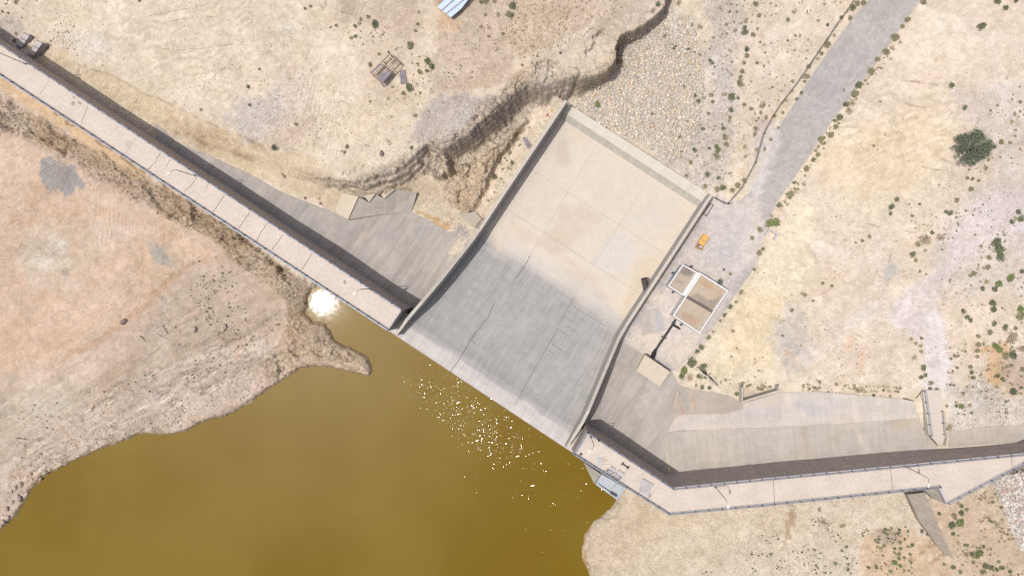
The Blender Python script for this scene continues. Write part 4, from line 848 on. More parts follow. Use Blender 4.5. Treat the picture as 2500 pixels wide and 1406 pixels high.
LJ = [(cr1([(358, 588), (290, 690)]), .10, 1, 0), (cr1([(640, 778), (615, 850), (593, 905)]), .08, 0, .12), (cr1([(868, 918), (838, 960)]), .08, 1, 0.02), (cr1([(995, 1002), (915, 1125)]), .09, 1, 0), (cr1([(1175, 1115), (1125, 1200), (1080, 1240)]), .09, 0, .12),
      (cr1([(1245, 1165), (1212, 1220)]), .08, 0, .08), (cr1([(1335, 1230), (1300, 1290)]), .07, 1, .05), (cr1([(1438, 1290), (1400, 1350), (1350, 1400)]), .09, 0, .12), (cr1([(1520, 1350), (1500, 1395)]), .08, 0, .05), (cr1([(712, 940), (690, 980)]), .05, 1, 0),
      (o1([(1640, 48), (1550, 185)], (0, 460)), .10, 0, 0), (o1([(1832, 165), (1780, 240), (1738, 300)], (0, 460)), .09, 0, .10), (cr6([(95, 258), (50, 320), (22, 385)]), .10, 0, .12), (cr6([(210, 340), (170, 395), (128, 450)]), .10, 0, .12), (cr6([(425, 475), (345, 600)]), .10, 0, 0),
      (cr1([(30, 372), (5, 390)]), .08, 1, 0)]
LST = [(cr1([(535, 700), (555, 708), (545, 722), (527, 716)]), 2), (cr1([(527, 740), (548, 745), (543, 775), (518, 765)]), 2), (cr1([(572, 738), (602, 752), (596, 768), (565, 758)]), 2), (cr1([(905, 1040), (940, 1025), (970, 1045), (950, 1080), (915, 1075)]), 3), (cr6([(655, 670), (668, 668), (678, 690), (664, 702), (652, 690)]), 2)]
deck(dl, dk, LJ, LST)
kerb(dl, [q[0], q[1]], K - .02, side=1 if True else -1); kerb(dl, [q[2], q[3]], 0.38, side=1); kerb(dl, [q[1] , q[2]], 0.3, side=1)
# right dam with bend and widened end
DRU = [(1399, 1109), (1632, 1256), (1860, 1234.5), (2291, 1189.5), (2311, 1231), (2499, 1132.5), (2700, 1027)]
DRD = [(2700, 1078), (2499, 1105), (2172.7, 1137), (1860, 1167), (1644, 1189), (1434, 1052)]
dr = thing('concrete_dam', 'concrete dam with pale crest road that bends past the intake and widens at its end', 'dam', P(1700, 1210, 0))
qr = [P(a, b, 0) for a, b in DRU + DRD]
mb = MB(); mb.prism([(p[0], p[1], -0.18) for p in qr], -13); mb.build('dam_body', M_FACE, dr)
def offline(pts, d):     # offset polyline to its left by d, mitred
    r = []; n = len(pts)
    for i in range(n):
        p = Vector(pts[i]); ns = []
        if i > 0: e_ = (Vector(pts[i]) - Vector(pts[i - 1])).normalized(); ns.append(Vector((-e_.y, e_.x, 0)))
        if i < n - 1: e_ = (Vector(pts[i + 1]) - Vector(pts[i])).normalized(); ns.append(Vector((-e_.y, e_.x, 0)))
        m_ = sum(ns, Vector()); m_ = m_ / (m_.length ** 2) * len(ns) if len(ns) == 2 else m_
        if len(ns) == 2: m_ = (ns[0] + ns[1]) / (1 + ns[0].dot(ns[1]))
        r.append(p + m_ * d)
    return r
ru = [P(a, b, 0) for a, b in DRU]; rd = [P(a, b, 0) for a, b in DRD]
ru_i = offline(ru, 0.5); rd_i = offline(rd, 0.42)
dkr = ru_i + rd_i
RJ = [(o1([(1470, 955), (1325, 1180)], (1340, 1000), 5.41), .08, 1, 0), (o1([(80, 705), (90, 890)], (1860, 920), 2.894), .09, 0, 0), (o1([(908, 650), (926, 805)], (1860, 920), 2.894), .09, 0, 0), (o1([(1762, 540), (1768, 635)], (1860, 920), 2.894), .09, 0, 0),
      (o1([(712, 722), (845, 716)], (1340, 1000), 5.41), .06, 1, .03)]
RST = [(o1([(715, 620), (745, 612), (755, 650), (795, 650), (770, 680), (745, 700), (715, 670)], (1340, 1000), 5.41), 3), (o1([(1325, 1100), (1355, 1110), (1335, 1170), (1310, 1155)], (1340, 1000), 5.41), 2)]
deck(dr, dkr, RJ, RST)
def band(parent, outer, inner, top=0.16, bot=-0.2, name='kerb', m=M_KERB):
    mb = MB()
    for i in range(len(outer) - 1):
        a, b_, c_, d_ = [Vector(p) for p in (outer[i], outer[i + 1], inner[i + 1], inner[i])]
        for v in (a, b_, c_, d_): v.z = top
        mb.prism([a, b_, c_, d_], bot)
    return mb.build(name, m, parent)
band(dr, ru, offline(ru, 0.48)); band(dr, rd, offline(rd, 0.40)); band(dr, [rd[-1], ru[0]], [Vector(rd[-1]) + (Vector(rd[-2]) - Vector(rd[-1])).normalized() * .55, Vector(ru[0]) + (Vector(ru[1]) - Vector(ru[0])).normalized() * .55])
off(dl, dl.location); off(dr, dr.location)

# ---- aprons, slabs
def smooth_patch(l, c, fe=6, op=.6): return (l, c, fe, op)
AP1 = gridpoly('concrete_apron', APL, zlow, (194, 187, 180), M_APR, step=0.35, patches=[
    (cr6([(480, 560), (830, 230), (960, 190), (880, 300), (620, 520), (500, 640)]), (182, 172, 165), 6, .7), (cr6([(900, 720), (1080, 560), (1190, 420), (1250, 430), (1080, 640), (960, 780)]), (184, 174, 168), 8, .6),
    (cr6([(720, 420), (960, 190), (1010, 190), (800, 400), (740, 450)]), (212, 198, 182), 6, .6), (cr6([(1200, 240), (1300, 260), (1230, 380), (1170, 340)]), (176, 174, 170), 8, .6), (cr6([(300, 100), (430, 120), (390, 160), (320, 140)]), (170, 170, 166), 8, .6),
    (cr6([(1200, 720), (1560, 390), (1500, 380), (1180, 700)]), (204, 198, 186), 5, .6)])
tag(AP1, 'grey streaked concrete apron below the dam on the ravine side of the chute', 'apron', None, 'thing')
AP2 = gridpoly('concrete_apron', APR, zlow, (200, 192, 184), M_APR, step=0.35, patches=[
    (o1([(1190, 60), (1215, 80), (1180, 200), (1150, 240), (1160, 160)], (1240, 920), 2.894), (198, 168, 140), 5, .6), (o1([(840, 180), (960, 40), (1000, 60), (880, 260), (960, 330), (860, 330)], (1240, 920), 2.894), (192, 186, 176), 8, .7), (ell(1560, 900, 40, 25), (188, 182, 175), 16, .6)])
tag(AP2, 'grey concrete apron between the chute wall and the beige valve block', 'apron', None, 'thing')
AP3 = gridpoly('concrete_apron', APE, lambda x, y: zlow(x, y, 0.03), (204, 196, 187), M_APE, step=0.45, patches=[
    (o1([(240, 350), (330, 350), (380, 560), (340, 590)], (1860, 920), 2.894), (194, 182, 168), 8, .6), (o1([(620, 320), (660, 320), (760, 530), (720, 550)], (1860, 920), 2.894), (218, 208, 196), 6, .6), (o1([(900, 300), (1080, 290), (1100, 340), (920, 380)], (1860, 920), 2.894), (208, 188, 166), 10, .6)])
tag(AP3, 'long grey concrete apron at the foot of the right-hand dam', 'apron', None, 'thing')
BD = gridpoly('concrete_slab', BAND, lambda x, y: zlow(x, y, 0.10), (221, 212, 203), M_APE, step=0.45, wp=22, patches=[
    (o1([(950, 1080), (1060, 1080), (1060, 1140), (960, 1110)], (1540, 820), 5.41), (228, 204, 178), 8, .6), (ell(1850, 1010, 60, 14), (209, 205, 201), 14, .8), (ell(1720, 1030, 50, 10), (209, 205, 201), 12, .6), (ell(2000, 1000, 60, 18), (212, 207, 206), 14, .8), (ell(2150, 1000, 50, 14), (220, 211, 200), 14, .7), (ell(1900, 980, 30, 10), (226, 212, 198), 8, .8)])
tag(BD, 'pale mottled concrete strip between the long apron and the yellow hillside', 'slab', None, 'thing')
def slabz(x, y): return zlow(x, y, 0.14) + 0.0
SB = gridpoly('concrete_slab', SLAB, slabz, (200, 188, 176), M_APE, step=0.4, patches=[
    (o1([(560, 690), (600, 700), (590, 820), (550, 980), (530, 960), (560, 800)], (1540, 820), 5.41), (200, 156, 116), 3, .8), (o1([(620, 850), (640, 850), (700, 1020), (680, 1030)], (1540, 820), 5.41), (202, 158, 120), 3, .7), (o1([(760, 810), (800, 830), (880, 1010), (830, 1020)], (1540, 820), 5.41), (206, 172, 142), 4, .7),
    (o1([(600, 720), (680, 700), (740, 960), (680, 960)], (1540, 820), 5.41), (180, 178, 168), 6, .7)])
tag(SB, 'rust streaked triangular concrete slab beside the seam of the aprons', 'slab', None, 'thing')
ES = gridpoly('concrete_slab', EASTS, lambda x, y: zlow(x, y, 0.08), (206, 196, 186), M_APE, step=0.45)
tag(ES, 'grey concrete slab right of the ramp beneath the widened crest', 'slab', None, 'thing')
# low retaining step at the slab's end
def wallpoly(name, label, cat, pts, tops, th, depth, m, side=1):
    mb = MB(); w_ = [Vector(P(a, b_, z)) for (a, b_), z in zip(pts, tops)]; o2 = offline([(v.x, v.y, 0) for v in w_], th * side)
    for i in range(len(w_) - 1):
        a, b_ = w_[i], w_[i + 1]; c_ = Vector((o2[i + 1].x, o2[i + 1].y, b_.z)); d_ = Vector((o2[i].x, o2[i].y, a.z))
        mb.prism([a, b_, c_, d_], [a.z - depth, b_.z - depth, b_.z - depth, a.z - depth])
    o = mb.build(name, m, loc=tuple(w_[0])); return tag(o, label, cat)
wallpoly('retaining_wall', 'low concrete retaining wall holding gravel above the pale concrete strip', 'wall', [(1811, 945), (1811, 982), (1903, 954), (1902, 942)], [-8.9] * 4, 0.25, 2.2, M_WALL)
wallpoly('retaining_wall', 'thin concrete edge wall running down the scree above the rust streaked slab', 'wall', [(1700, 902), (1730, 924), (1752, 945)], [-10.2, -10.4, -10.6], 0.2, 1.2, M_WALL)

# ---- left abutment: stepped block and sloping slabs
ab = thing('abutment_block', 'beige and grey stepped concrete block where the cliff meets the dam apron', 'concrete block', G(860, 510))
mb = MB(); T1 = [P(836, 472, -9.2), P(875, 480, -9.2), P(849.5, 536, -10.6), P(818, 517, -10.6)]; mb.prism([T1[3], T1[2], T1[1], T1[0]], -15); mb.build('block_top', M_BEIGE, ab)
mb = MB(); s1 = [P(850, 536, -10.9), P(944, 522, -12.4), P(1005, 517, -13.6), P(1018, 470, -12.8), P(966, 462, -11.0), P(938, 486, -10.9), P(917, 473, -10.4), P(900, 494, -10.3), P(876, 481, -9.6)]
mb.prism(s1, -16); mb.build('sloping_slab', mat('slab_grey', A(194, 187, 176), var=0.12, scale=0.5, streak=(0.8, .15), rot=-ROT - .4), ab)
mb = MB(); mb.prism([P(890, 478, -9.3), P(901, 494, -9.9), P(916.5, 473, -9.7), P(912, 471, -9.3)], -15); mb.prism([P(930, 476, -10.2), P(938, 486, -10.5), P(965, 462, -10.4), P(957, 462, -10.0), P(942, 473, -10.0)], -15); mb.build('step', M_BEIGE, ab)
off(ab, ab.location)
# ---- small pier beside the left training wall with rungs
pr = thing('concrete_pier', 'small grey concrete pad with rusty ladder rungs against the chute wall', 'pad', G(1150, 545))
mb = MB(); mb.prism([P(1118, 524, -12.4), P(1161, 560, -12.4), P(1186, 544, -12.0), P(1160, 517, -12.0)], -15.5); mb.build('pad', mat('pad_grey', A(192, 184, 168), var=0.08), pr)
mb = MB()
for i in range(9): 
    a = Vector(P(1160 + i * 2.2, 553 - i * 2.7, -11.9)); b_ = Vector(P(1167 + i * 2.2, 557 - i * 2.7, -11.9)); mb.bar(a, b_, .07, .07)
mb.bar(P(1160, 554, -11.95), P(1179, 530, -11.95), .09, .09); mb.bar(P(1167, 558, -11.95), P(1186, 534, -11.95), .09, .09); mb.build('rungs', M_RUST, pr); off(pr, pr.location)

# ---- railings and lamps
def railing(label, pts, spacing=2.75, h=1.1, z=0.16, grp='steel railings of the dam crest', m=M_STEEL):
    pts = [Vector((p[0], p[1], z)) for p in pts]; root = thing('railing', label, 'railing', tuple(pts[0]), grp); o0 = pts[0]
    loc = [p - o0 for p in pts]
    for hh, r in ((h, .055), (h * .55, .04), (h * .2, .03)):
        mb = MB(); mb.tube([p + Vector((0, 0, hh)) for p in loc], r, 6); mb.build('rail', m, root)
    proto = None; n = 0; carry = 0.0
    pos = []
    for i in range(len(loc) - 1):
        a, b_ = loc[i], loc[i + 1]; Ls = (b_ - a).length; k = max(1, round(Ls / spacing)); ang = math.atan2((b_ - a).y, (b_ - a).x)
        for j_ in range(k + (1 if i == len(loc) - 2 else 0)): pos.append((a.lerp(b_, j_ / k), ang))
    for p, ang in pos[:100]:
        if proto is None:
            mb = MB(); mb.box(0, 0, 0, h, .12, .10); mb.box(0, 0, 0, .06, .34, .34); mb.bar((0, 0, h * .6), (0, -.32, 0.0), .07, .07); proto = mb.build('post', m, root); o = proto
        else: o = proto.copy(); C.objects.link(o); o.parent = root
        o.location = p; o.rotation_euler = (0, 0, ang)
    return root
lu = [inset(q, 0, 1, 0.33)[0], inset(q, 0, 1, 0.33)[1]]; ld = inset(q, 3, 2, 0.22)
railing('grey steel railing along the water side of the straight dam crest', [lu[1], lu[0]]); railing('grey steel railing along the downstream side of the straight dam crest', [ld[0], ld[1]])
railing('short grey steel railing across the end of the crest at the spillway', [lu[1] + (Vector(ld[1]) - Vector(lu[1])).normalized() * .3, ld[1]], spacing=2.4)
rr_u = offline(ru, 0.28); rr_d = offline(rd, 0.25)
railing('grey steel railing on the water side of the bent dam up to the recess', rr_u[:4]); railing('grey steel railing slanting along the widened end of the crest', rr_u[4:])
railing('grey steel railing along the downstream side of the bent dam crest', rr_d); railing('short steel railing on the spillway end of the bent dam crest', [rr_d[-1], rr_u[0]], spacing=2.5)
def lamp_proto():
    root = thing('street_lamp', 'lamp', 'street lamp', (0, 0, 0), 'street lamps on the dam crest')
    mb = MB(); mb.box(0, 0, 0, .04, .42, .42); mb.tube([(0, 0, 0), (0, 0, .9), (0, 0, .95), (0, 0, 8.1)], [.13, .12, .09, .07], 8); mb.build('pole', M_POLE, root)
    mb = MB(); mb.tube([(0, 0, 8.05), (.12, 0, 8.5), (.5, 0, 8.8), (.95, 0, 8.9)], [.07, .06, .05, .045], 8); mb.build('arm', M_POLE, root)
    mb = MB(); vs = [(.85, -.14, 8.86), (1.75, -.24, 8.9), (1.75, .24, 8.9), (.85, .14, 8.86)]; vs += [(x, y, 9.03 if i in (0, 3) else 9.0) for i, (x, y, z) in enumerate(vs)]
    mb.add(vs, [(0, 3, 2, 1), (4, 5, 6, 7), (0, 1, 5, 4), (1, 2, 6, 5), (2, 3, 7, 6), (3, 0, 4, 7)]); mb.build('lamp_head', M_WHITE, root); return root
lp = lamp_proto(); lamps = [((63.5, 157), (-17, 134), 'street lamp nearest the twin concrete ramps, leaning out over the left picture edge'), ((476, 429), (415, 421), 'street lamp on the straight crest beside the rock bank'), ((903, 705), (866, 716), 'street lamp on the straight crest near the spillway'),
      ((1443, 1066), (1443.5, 1097), 'street lamp at the spillway end of the bent dam'), ((1746, 1188), (1775, 1228), 'street lamp just past the bend of the crest'), ((2212, 1139), (2268, 1177), 'street lamp beside the recess of the widened crest')]
for i, (bq, hq, lab) in enumerate(lamps):
    root = lp if i == 0 else lp.copy()
    if i:
        C.objects.link(root)
        for ch in lp.children: c_ = ch.copy(); C.objects.link(c_); c_.parent = root
    root['label'] = lab; a = Vector(P(*bq, 0.0)); hx = Vector(P(*hq, 8.9)); d = hx - a; root.location = (a.x, a.y, 0.0)
    root.rotation_euler = (0, 0, math.atan2(d.y, d.x)) if i else (0, 0, math.atan2(-0.84, -0.54))
# hatches and fittings on the crest
def flatbox(name, label, cat, pts, h, m, z0=0.0, frame=None, group=None, lip=None):
    w_ = [Vector(P(a, b_, z0 + h)) for a, b_ in pts]; c_ = sum(w_, Vector()) / len(w_); root = thing(name, label, cat, (c_.x, c_.y, z0), group)
    mb = MB(); mb.prism([(v.x, v.y, z0 + h) for v in w_], z0 + .003 if z0 == 0 else z0 - .5); mb.build('frame', frame or m, root)
    mb = MB(); mb.prism([tuple(c_.lerp(v, .86) + Vector((0, 0, .03))) for v in w_], z0 + h + .002); mb.build('cover', m, root); off(root, root.location); return root
z5 = lambda l: o1(l, (1340, 1000), 5.41)
M_HG = mat('galvanised', A(200, 204, 208), var=0.12, scale=1.5, rough=.6)
flatbox('access_hatch', 'small grey access hatch beside a dark stain on the crest', 'hatch', z5([(636, 632), (710, 635), (710, 735), (636, 735)]), .16, M_HG, frame=M_KERB)
flatbox('access_hatch', 'raised pale hatch touching the railing, nearer the spillway of the adjoining pair', 'hatch', z5([(820, 742), (890, 795), (840, 860), (775, 810)]), .35, M_KERB)
flatbox('access_hatch', 'raised pale hatch of the adjoining pair, farther from the spillway', 'hatch', z5([(930, 795), (1005, 850), (950, 912), (870, 868)]), .35, M_KERB)
flatbox('access_hatch', 'largest square hatch with blotchy grey cover near the crest bend', 'hatch', z5([(1240, 910), (1390, 990), (1305, 1145), (1180, 1080)]), .4, mat('blotchy_cover', A(196, 192, 190), var=0.3, scale=0.8), frame=M_KERB)
sp_ = thing('steel_spindle', 'dark steel spindle lying on the crest between the hatches and the railing', 'spindle', P(1526, 1136, 0)); mb = MB(); a, b_ = Vector(P(1519.5, 1131.5, .2)), Vector(P(1533, 1141, .2)); mb.tube([a, b_], .13, 8); mb.build('shaft', M_DARK, sp_)
for e_, d_ in ((a, 1), (b_, -1)): 
    mb = MB(); u_ = (b_ - a).normalized(); mb.tube([e_ - u_ * .12, e_ + u_ * .12], .36, 12); mb.build('flange', M_DARK, sp_)
off(sp_, sp_.location)
for (a_, lab) in ((z5([(550, 350)])[0], 'small dark bollard at the foot of the lamp by the spillway end'), (z5([(655, 398)])[0], 'small dark bollard a few steps from the lamp by the spillway end'), (z5([(418, 582)])[0], 'small dark bollard in the crest corner above the water')):
    t_ = thing('bollard', lab, 'bollard', P(*a_, 0), 'bollards on the bent crest'); mb = MB(); mb.tube([(0, 0, 0), (0, 0, .7)], [.2, .17], 10); mb.build('post', M_DARK, t_); mb = MB(); mb.tube([(0, 0, .7), (0, 0, .8)], [.24, .2], 10); mb.build('cap', M_DARK, t_)
# ---- intake structure on the water side
it = thing('intake_structure', 'pale concrete water intake box with wing wall standing against the dam in the reservoir', 'intake', P(1490, 1175, -3))
zi = -1.4
mb = MB(); mb.prism(PP(z5([(455, 688), (600, 978), (700, 858), (560, 760)]), -2.6), -9); mb.build('wing_wall', mat('stained_grey', A(176, 172, 158), var=0.18, scale=.7, streak=(1.6, .2), rot=-ROT + 1.57), it)
mb = MB(); pl = z5([(622, 968), (700, 850), (1003, 1028), (905, 1170)]); mb.prism(PP(pl, zi), -9); mb.build('platform', M_PALE, it)
mb = MB(); e1 = z5([(622, 968), (905, 1170)]); a, b_ = Vector(P(*e1[0], zi)), Vector(P(*e1[1], zi)); mb.bar(a + Vector((0, 0, .12)), b_ + Vector((0, 0, .12)), .45, .26); e2 = z5([(1003, 1028)])[0]; mb.bar(b_ + Vector((0, 0, .1)), Vector(P(*e2, zi + .1)), .3, .24); mb.build('parapet', M_PALE, it)
mb = MB(); a, b_ = Vector(P(*z5([(650, 975)])[0], zi + .02)), Vector(P(*z5([(885, 1130)])[0], zi + .02)); mb.bar(a, b_, .28, .05); mb.build('slot_shadow', M_BLACK, it)  # black bar draws the beam shadow lines along the screen slot
mb = MB(); a, b_ = Vector(P(*z5([(815, 1088)])[0], zi + .25)), Vector(P(*z5([(895, 1135)])[0], zi + .25)); mb.bar(a, b_, .5, .5); mb.build('hoist_drum', M_DARK, it)
mb = MB(); 
for l_ in ([(825, 1050), (900, 950)], [(835, 1058), (908, 958)]): a, b_ = [Vector(P(*t, zi + .01)) for t in z5(l_)]; mb.bar(a, b_, .1, .04)
mb.build('deck_seam', M_JOINT2, it)
mb = MB(); fr = z5([(735, 835), (780, 815), (942, 915), (915, 950), (820, 905)])
w_ = [Vector(P(*t, 1.7)) for t in fr]
for i in range(5): mb.bar(w_[i], w_[(i + 1) % 5], .14, .14)
for v in w_[:4]: mb.bar(v, Vector((v.x, v.y, zi)), .12, .12)
mb.bar(w_[1].lerp(w_[2], .35), w_[4].lerp(w_[0], .1), .12, .12); mb.build('hoist_frame', M_STEEL, it); off(it, it.location)
# crest recess return wall and the little slab behind it
tri = thing('wing_slab', 'grey triangular concrete slab under the crest recess', 'slab', G(2270, 1205)); mb = MB(); mb.prism([P(2256, 1196, -.9), P(2291, 1190, -.9), P(2310, 1230, -1.0), P(2281, 1219, -2.4)], -6); mb.build('slab', mat('stained_grey', None), tri); off(tri, tri.location)
cw = thing('channel_wall', 'grey tapering concrete ramp running away from the crest recess through scrub', 'ramp wall', G(2270, 1280))
L1 = o1([(1028, 830), (1060, 900), (1110, 1010), (1200, 1140), (1290, 1250), (1370, 1335)], (1860, 920), 2.894); L2 = o1([(1150, 815), (1172, 870), (1215, 965), (1282, 1130), (1330, 1230), (1385, 1330)], (1860, 920), 2.894)
zs = [-.7, -1.0, -1.5, -2.1, -2.6, -3.1]; mb = MB()
for i in range(5):
    a, b_, c_, d_ = P(*L1[i], zs[i] - 1.2 * (5 - i) / 5), P(*L1[i + 1], zs[i + 1] - 1.2 * (4 - i) / 5), P(*L2[i + 1], zs[i + 1]), P(*L2[i], zs[i]); mb.prism([a, b_, c_, d_], -7)
mb.build('ramp_slab', mat('ramp_grey', A(176, 166, 152), var=.14, scale=.6, streak=(1.4, .2), rot=math.radians(-62)), cw); off(cw, cw.location)

# ---- ramp bridge at the right
br = thing('ramp_road', 'short pale concrete ramp with steel rails climbing to the crest at the right', 'ramp', P(2280, 1020, -7.5))
zb = -7.6; mb = MB(); dkp = [(2254, 952), (2296, 952), (2303, 1003), (2308, 1060), (2301, 1086), (2290, 1085), (2271, 1063)]
w_ = PP(dkp, zb); mb.prism(list(reversed(w_)), -11); mb.build('deck', mat('ramp_deck', A(226, 215, 204), var=.06), br)
mb = MB(); a, b_ = Vector(P(2252.5, 952, zb + .2)), Vector(P(2268.5, 1063, zb + .2)); n = Vector((-(b_ - a).y, (b_ - a).x, 0)).normalized() * .4; mb.prism([a, b_, b_ + n, a + n], -11); mb.build('parapet', M_SILL, br)
mb = MB(); fv = [P(2252, 953, zb + .1), P(2236, 972, -8.0), P(2233, 985, -10.1), P(2237, 1013, -10.25), P(2248, 1038, -10.3), P(2262, 1059, -10.3), P(2269, 1063, zb + .1)]
c0 = fv[0]; mb.add(fv, [(0, i + 1, i) for i in range(1, 6)]); f_ = mb.build('curved_face', mat('face_grey', A(200, 190, 178), var=.1), br)
mb = MB(); mb.add([P(2269, 1063, zb), P(2290, 1085, zb), P(2288, 1093, -10.2), P(2262, 1060, -10.3)], [(0, 3, 2, 1)]); mb.add([P(2301, 1086, zb), P(2308, 1060, zb), P(2321, 1090, -10)], [(0, 1, 2)]); mb.build('toe_slope', mat('face_grey', None), br); off(br, br.location)
railing('steel railing on the parapet side of the short ramp', [Vector(P(2254, 954, zb)), Vector(P(2270, 1062, zb))], 2.6, 1.1, zb + .2, 'steel railings of the short ramp', M_STEEL)
railing('shorter steel railing on the scrub side of the ramp', [Vector(P(2299, 1003, zb)), Vector(P(2304, 1060, zb))], 2.6, 1.1, zb + .02, 'steel railings of the short ramp', M_STEEL)

# ---- twin piers top left
for i, (pl, lab) in enumerate((([(62.6, 81.3), (72.5, 87), (52.6, 117), (42, 111)], 'narrow concrete ramp with cross ribs beyond the dam, the one nearer the photo corner'), ([(92.5, 99), (104.6, 104), (81, 137), (69.7, 131)], 'narrow concrete ramp with cross ribs and a long shadow beyond the dam'))):
    h0, h1 = ((-8.4, -7.8), (-7.6, -6.8))[i]; root = thing('ribbed_ramp', lab, 'concrete ramp', G(*pl[2]), 'twin ribbed ramps'); a, b_, c_, d_ = P(*pl[0], h1), P(*pl[1], h1), P(*pl[2], h0 - .6), P(*pl[3], h0 - .6)
    mb = MB(); mb.prism([d_, c_, b_, a], -12); mb.build('body', M_KERB, root)
    for k in (0.02, 0.45):
        mb = MB(); p0 = Vector(a).lerp(Vector(d_), k) + Vector((0, 0, .1)); p1 = Vector(b_).lerp(Vector(c_), k) + Vector((0, 0, .1)); e_ = (p1 - p0) * .15; mb.bar(p0 - e_, p1 + e_, .14, .16); mb.build('rib', M_DARK, root)
    mb = MB()
    for k in range(8): p0 = Vector(d_).lerp(Vector(c_), k / 7); mb.bar(p0 + Vector((0, 0, .05)), p0 + (Vector(d_) - Vector(a)).normalized() * .8 + Vector((0, 0, -.1)), .06, .06)
    mb.build('grate', M_STEEL, root); off(root, root.location)

# ------------------------------------------------------------------ pump house and yard
YZ = -16.45
zb5 = lambda l: o1(l, (1540, 640), 7.03)
ph = thing('pump_house', 'white walled flat roofed pump house with stained brown roof in two sections', 'building', P(1700, 740, YZ))
RZ = -11.6; PH = 0.45
def block(name, roof, zr, th):
    w_ = [Vector(P(a, b_, zr)) for a, b_ in roof]; o2 = offline(w_ + [w_[0], w_[1]], th)[1:5]; o2 = [o2[3], o2[0], o2[1], o2[2]]
    c_ = sum(w_, Vector()) / 4
    if (o2[0] - c_).length < (w_[0] - c_).length: o2 = offline(w_ + [w_[0], w_[1]], -th)[1:5]; o2 = [o2[3], o2[0], o2[1], o2[2]]
    return w_, o2
def bld(roof, zr, th, rcol, patches_, stp=.35):
    w_, o2 = block('b', roof, zr, th)
    mb = MB(); 
    for i in range(4):
        j_ = (i + 1) % 4; mb.prism([(w_[i].x, w_[i].y, zr + PH), (w_[j_].x, w_[j_].y, zr + PH), (o2[j_].x, o2[j_].y, zr + PH), (o2[i].x, o2[i].y, zr + PH)], zr - .3)
    mb.build('parapet', M_WHITE, ph)
    mb = MB(); mb.prism([(v.x, v.y, zr - .05) for v in [Vector(c) + (sum(o2, Vector()) / 4 - Vector(c)).normalized() * .06 for c in o2]], YZ - .6); mb.build('wall', M_WPLAS, ph)
    pl = [PR(np.array([v.x]), np.array([v.y]), np.array([v.z])) for v in w_]; pl = [(float(a[0]), float(b_[0])) for a, b_ in pl]
    gridpoly('roof', pl, lambda x, y: np.full(x.shape, zr + .02), rcol, mat('roof_stained', attr=True, var=.10, scale=1.5, bump=.1), ph, stp, patches_, .10, 5)
    return w_, o2
W1, O1 = bld([(1667, 649), (1698, 665.5), (1665, 717), (1634, 697)], RZ - .3, .28, (198, 183, 164), [(zb5([(880, 70), (1080, 160), (1020, 250), (850, 210)]), (136, 126, 126), 3, .8), (zb5([(780, 330), (900, 330), (920, 380), (800, 370)]), (160, 146, 132), 3, .6)])
W2, O2 = bld([(1711, 671), (1773, 710), (1706.5, 809.5), (1646, 769.5)], RZ, .32, (203, 187, 167), [(zb5([(1000, 600), (1150, 520), (1300, 640), (1450, 620), (1560, 560), (1500, 700), (1430, 830), (1250, 760), (1100, 640)]), (158, 148, 136), 3, .7), (zb5([(1160, 240), (1420, 380), (1440, 470), (1330, 460), (1220, 380), (1150, 330)]), (200, 170, 138), 3, .7), (zb5([(900, 850), (1080, 900), (1180, 980), (1100, 1090), (900, 960)]), (196, 164, 140), 4, .7),
                                                                          (zb5([(1480, 450), (1600, 500), (1560, 560), (1490, 520)]), (206, 168, 136), 2, .6)])
mb = MB(); mb.prism([P(1700, 663.5, RZ - .15), P(1711, 667, RZ - .15), P(1676, 723, RZ - .15), P(1665, 720, RZ - .15)][::-1], YZ - .5); mb.build('link_wall', M_WHITE, ph)
mb = MB(); a, b_ = Vector(P(1677.5, 725, RZ + .2)), Vector(P(1738, 760, RZ + .2)); mb.bar(a, b_, .62, .4); n = Vector((-(b_ - a).y, (b_ - a).x, 0)).normalized()
mb.bar(a + Vector((0, 0, .22)), b_ + Vector((0, 0, .22)), .25, .06); mb.build('roof_ridge', mat('felt_grey', A(120, 114, 108), var=.15), ph)
def walllamp(pq, zz, lab):
    v = P(*pq, zz); mb = MB(); mb.box(v[0], v[1], zz - .35, zz, .55, .5, 0.56); mb.build('wall_lamp', M_DARK, ph)
for pq in (zb5([(722, 185)])[0], zb5([(1030, 78)])[0], zb5([(725, 515)])[0], zb5([(868, 1070)])[0]): walllamp(pq, RZ - .9, '')
mb = MB(); l_ = zb5([(803, 95), (668, 310)]); mb.bar(P(*l_[0], RZ - .4), P(*l_[1], RZ - .4), .12, .10); mb.build('conduit', mat('blue_conduit', (0.08, 0.14, 0.3)), ph)
off(ph, ph.location)
# yard concrete pad
pd = gridpoly('concrete_pad', zb5([(130, 860), (505, 785), (590, 1165), (205, 1250)]), lambda x, y: zlow(x, y, 0.03), (206, 198, 192), mat('pad_strips', attr=True, var=.12, scale=.7), step=.3, patches=[(zb5([(230, 850), (330, 830), (380, 1200), (290, 1210)]), (196, 192, 184), 2, .7), (zb5([(430, 900), (530, 890), (560, 1170), (460, 1180)]), (200, 200, 204), 3, .9), (zb5([(330, 830), (430, 810), (470, 1190), (390, 1200)]), (218, 206, 192), 2, .8)])
tag(pd, 'weathered square concrete pad laid in strips beside the white pump house', 'concrete pad', None, 'thing')
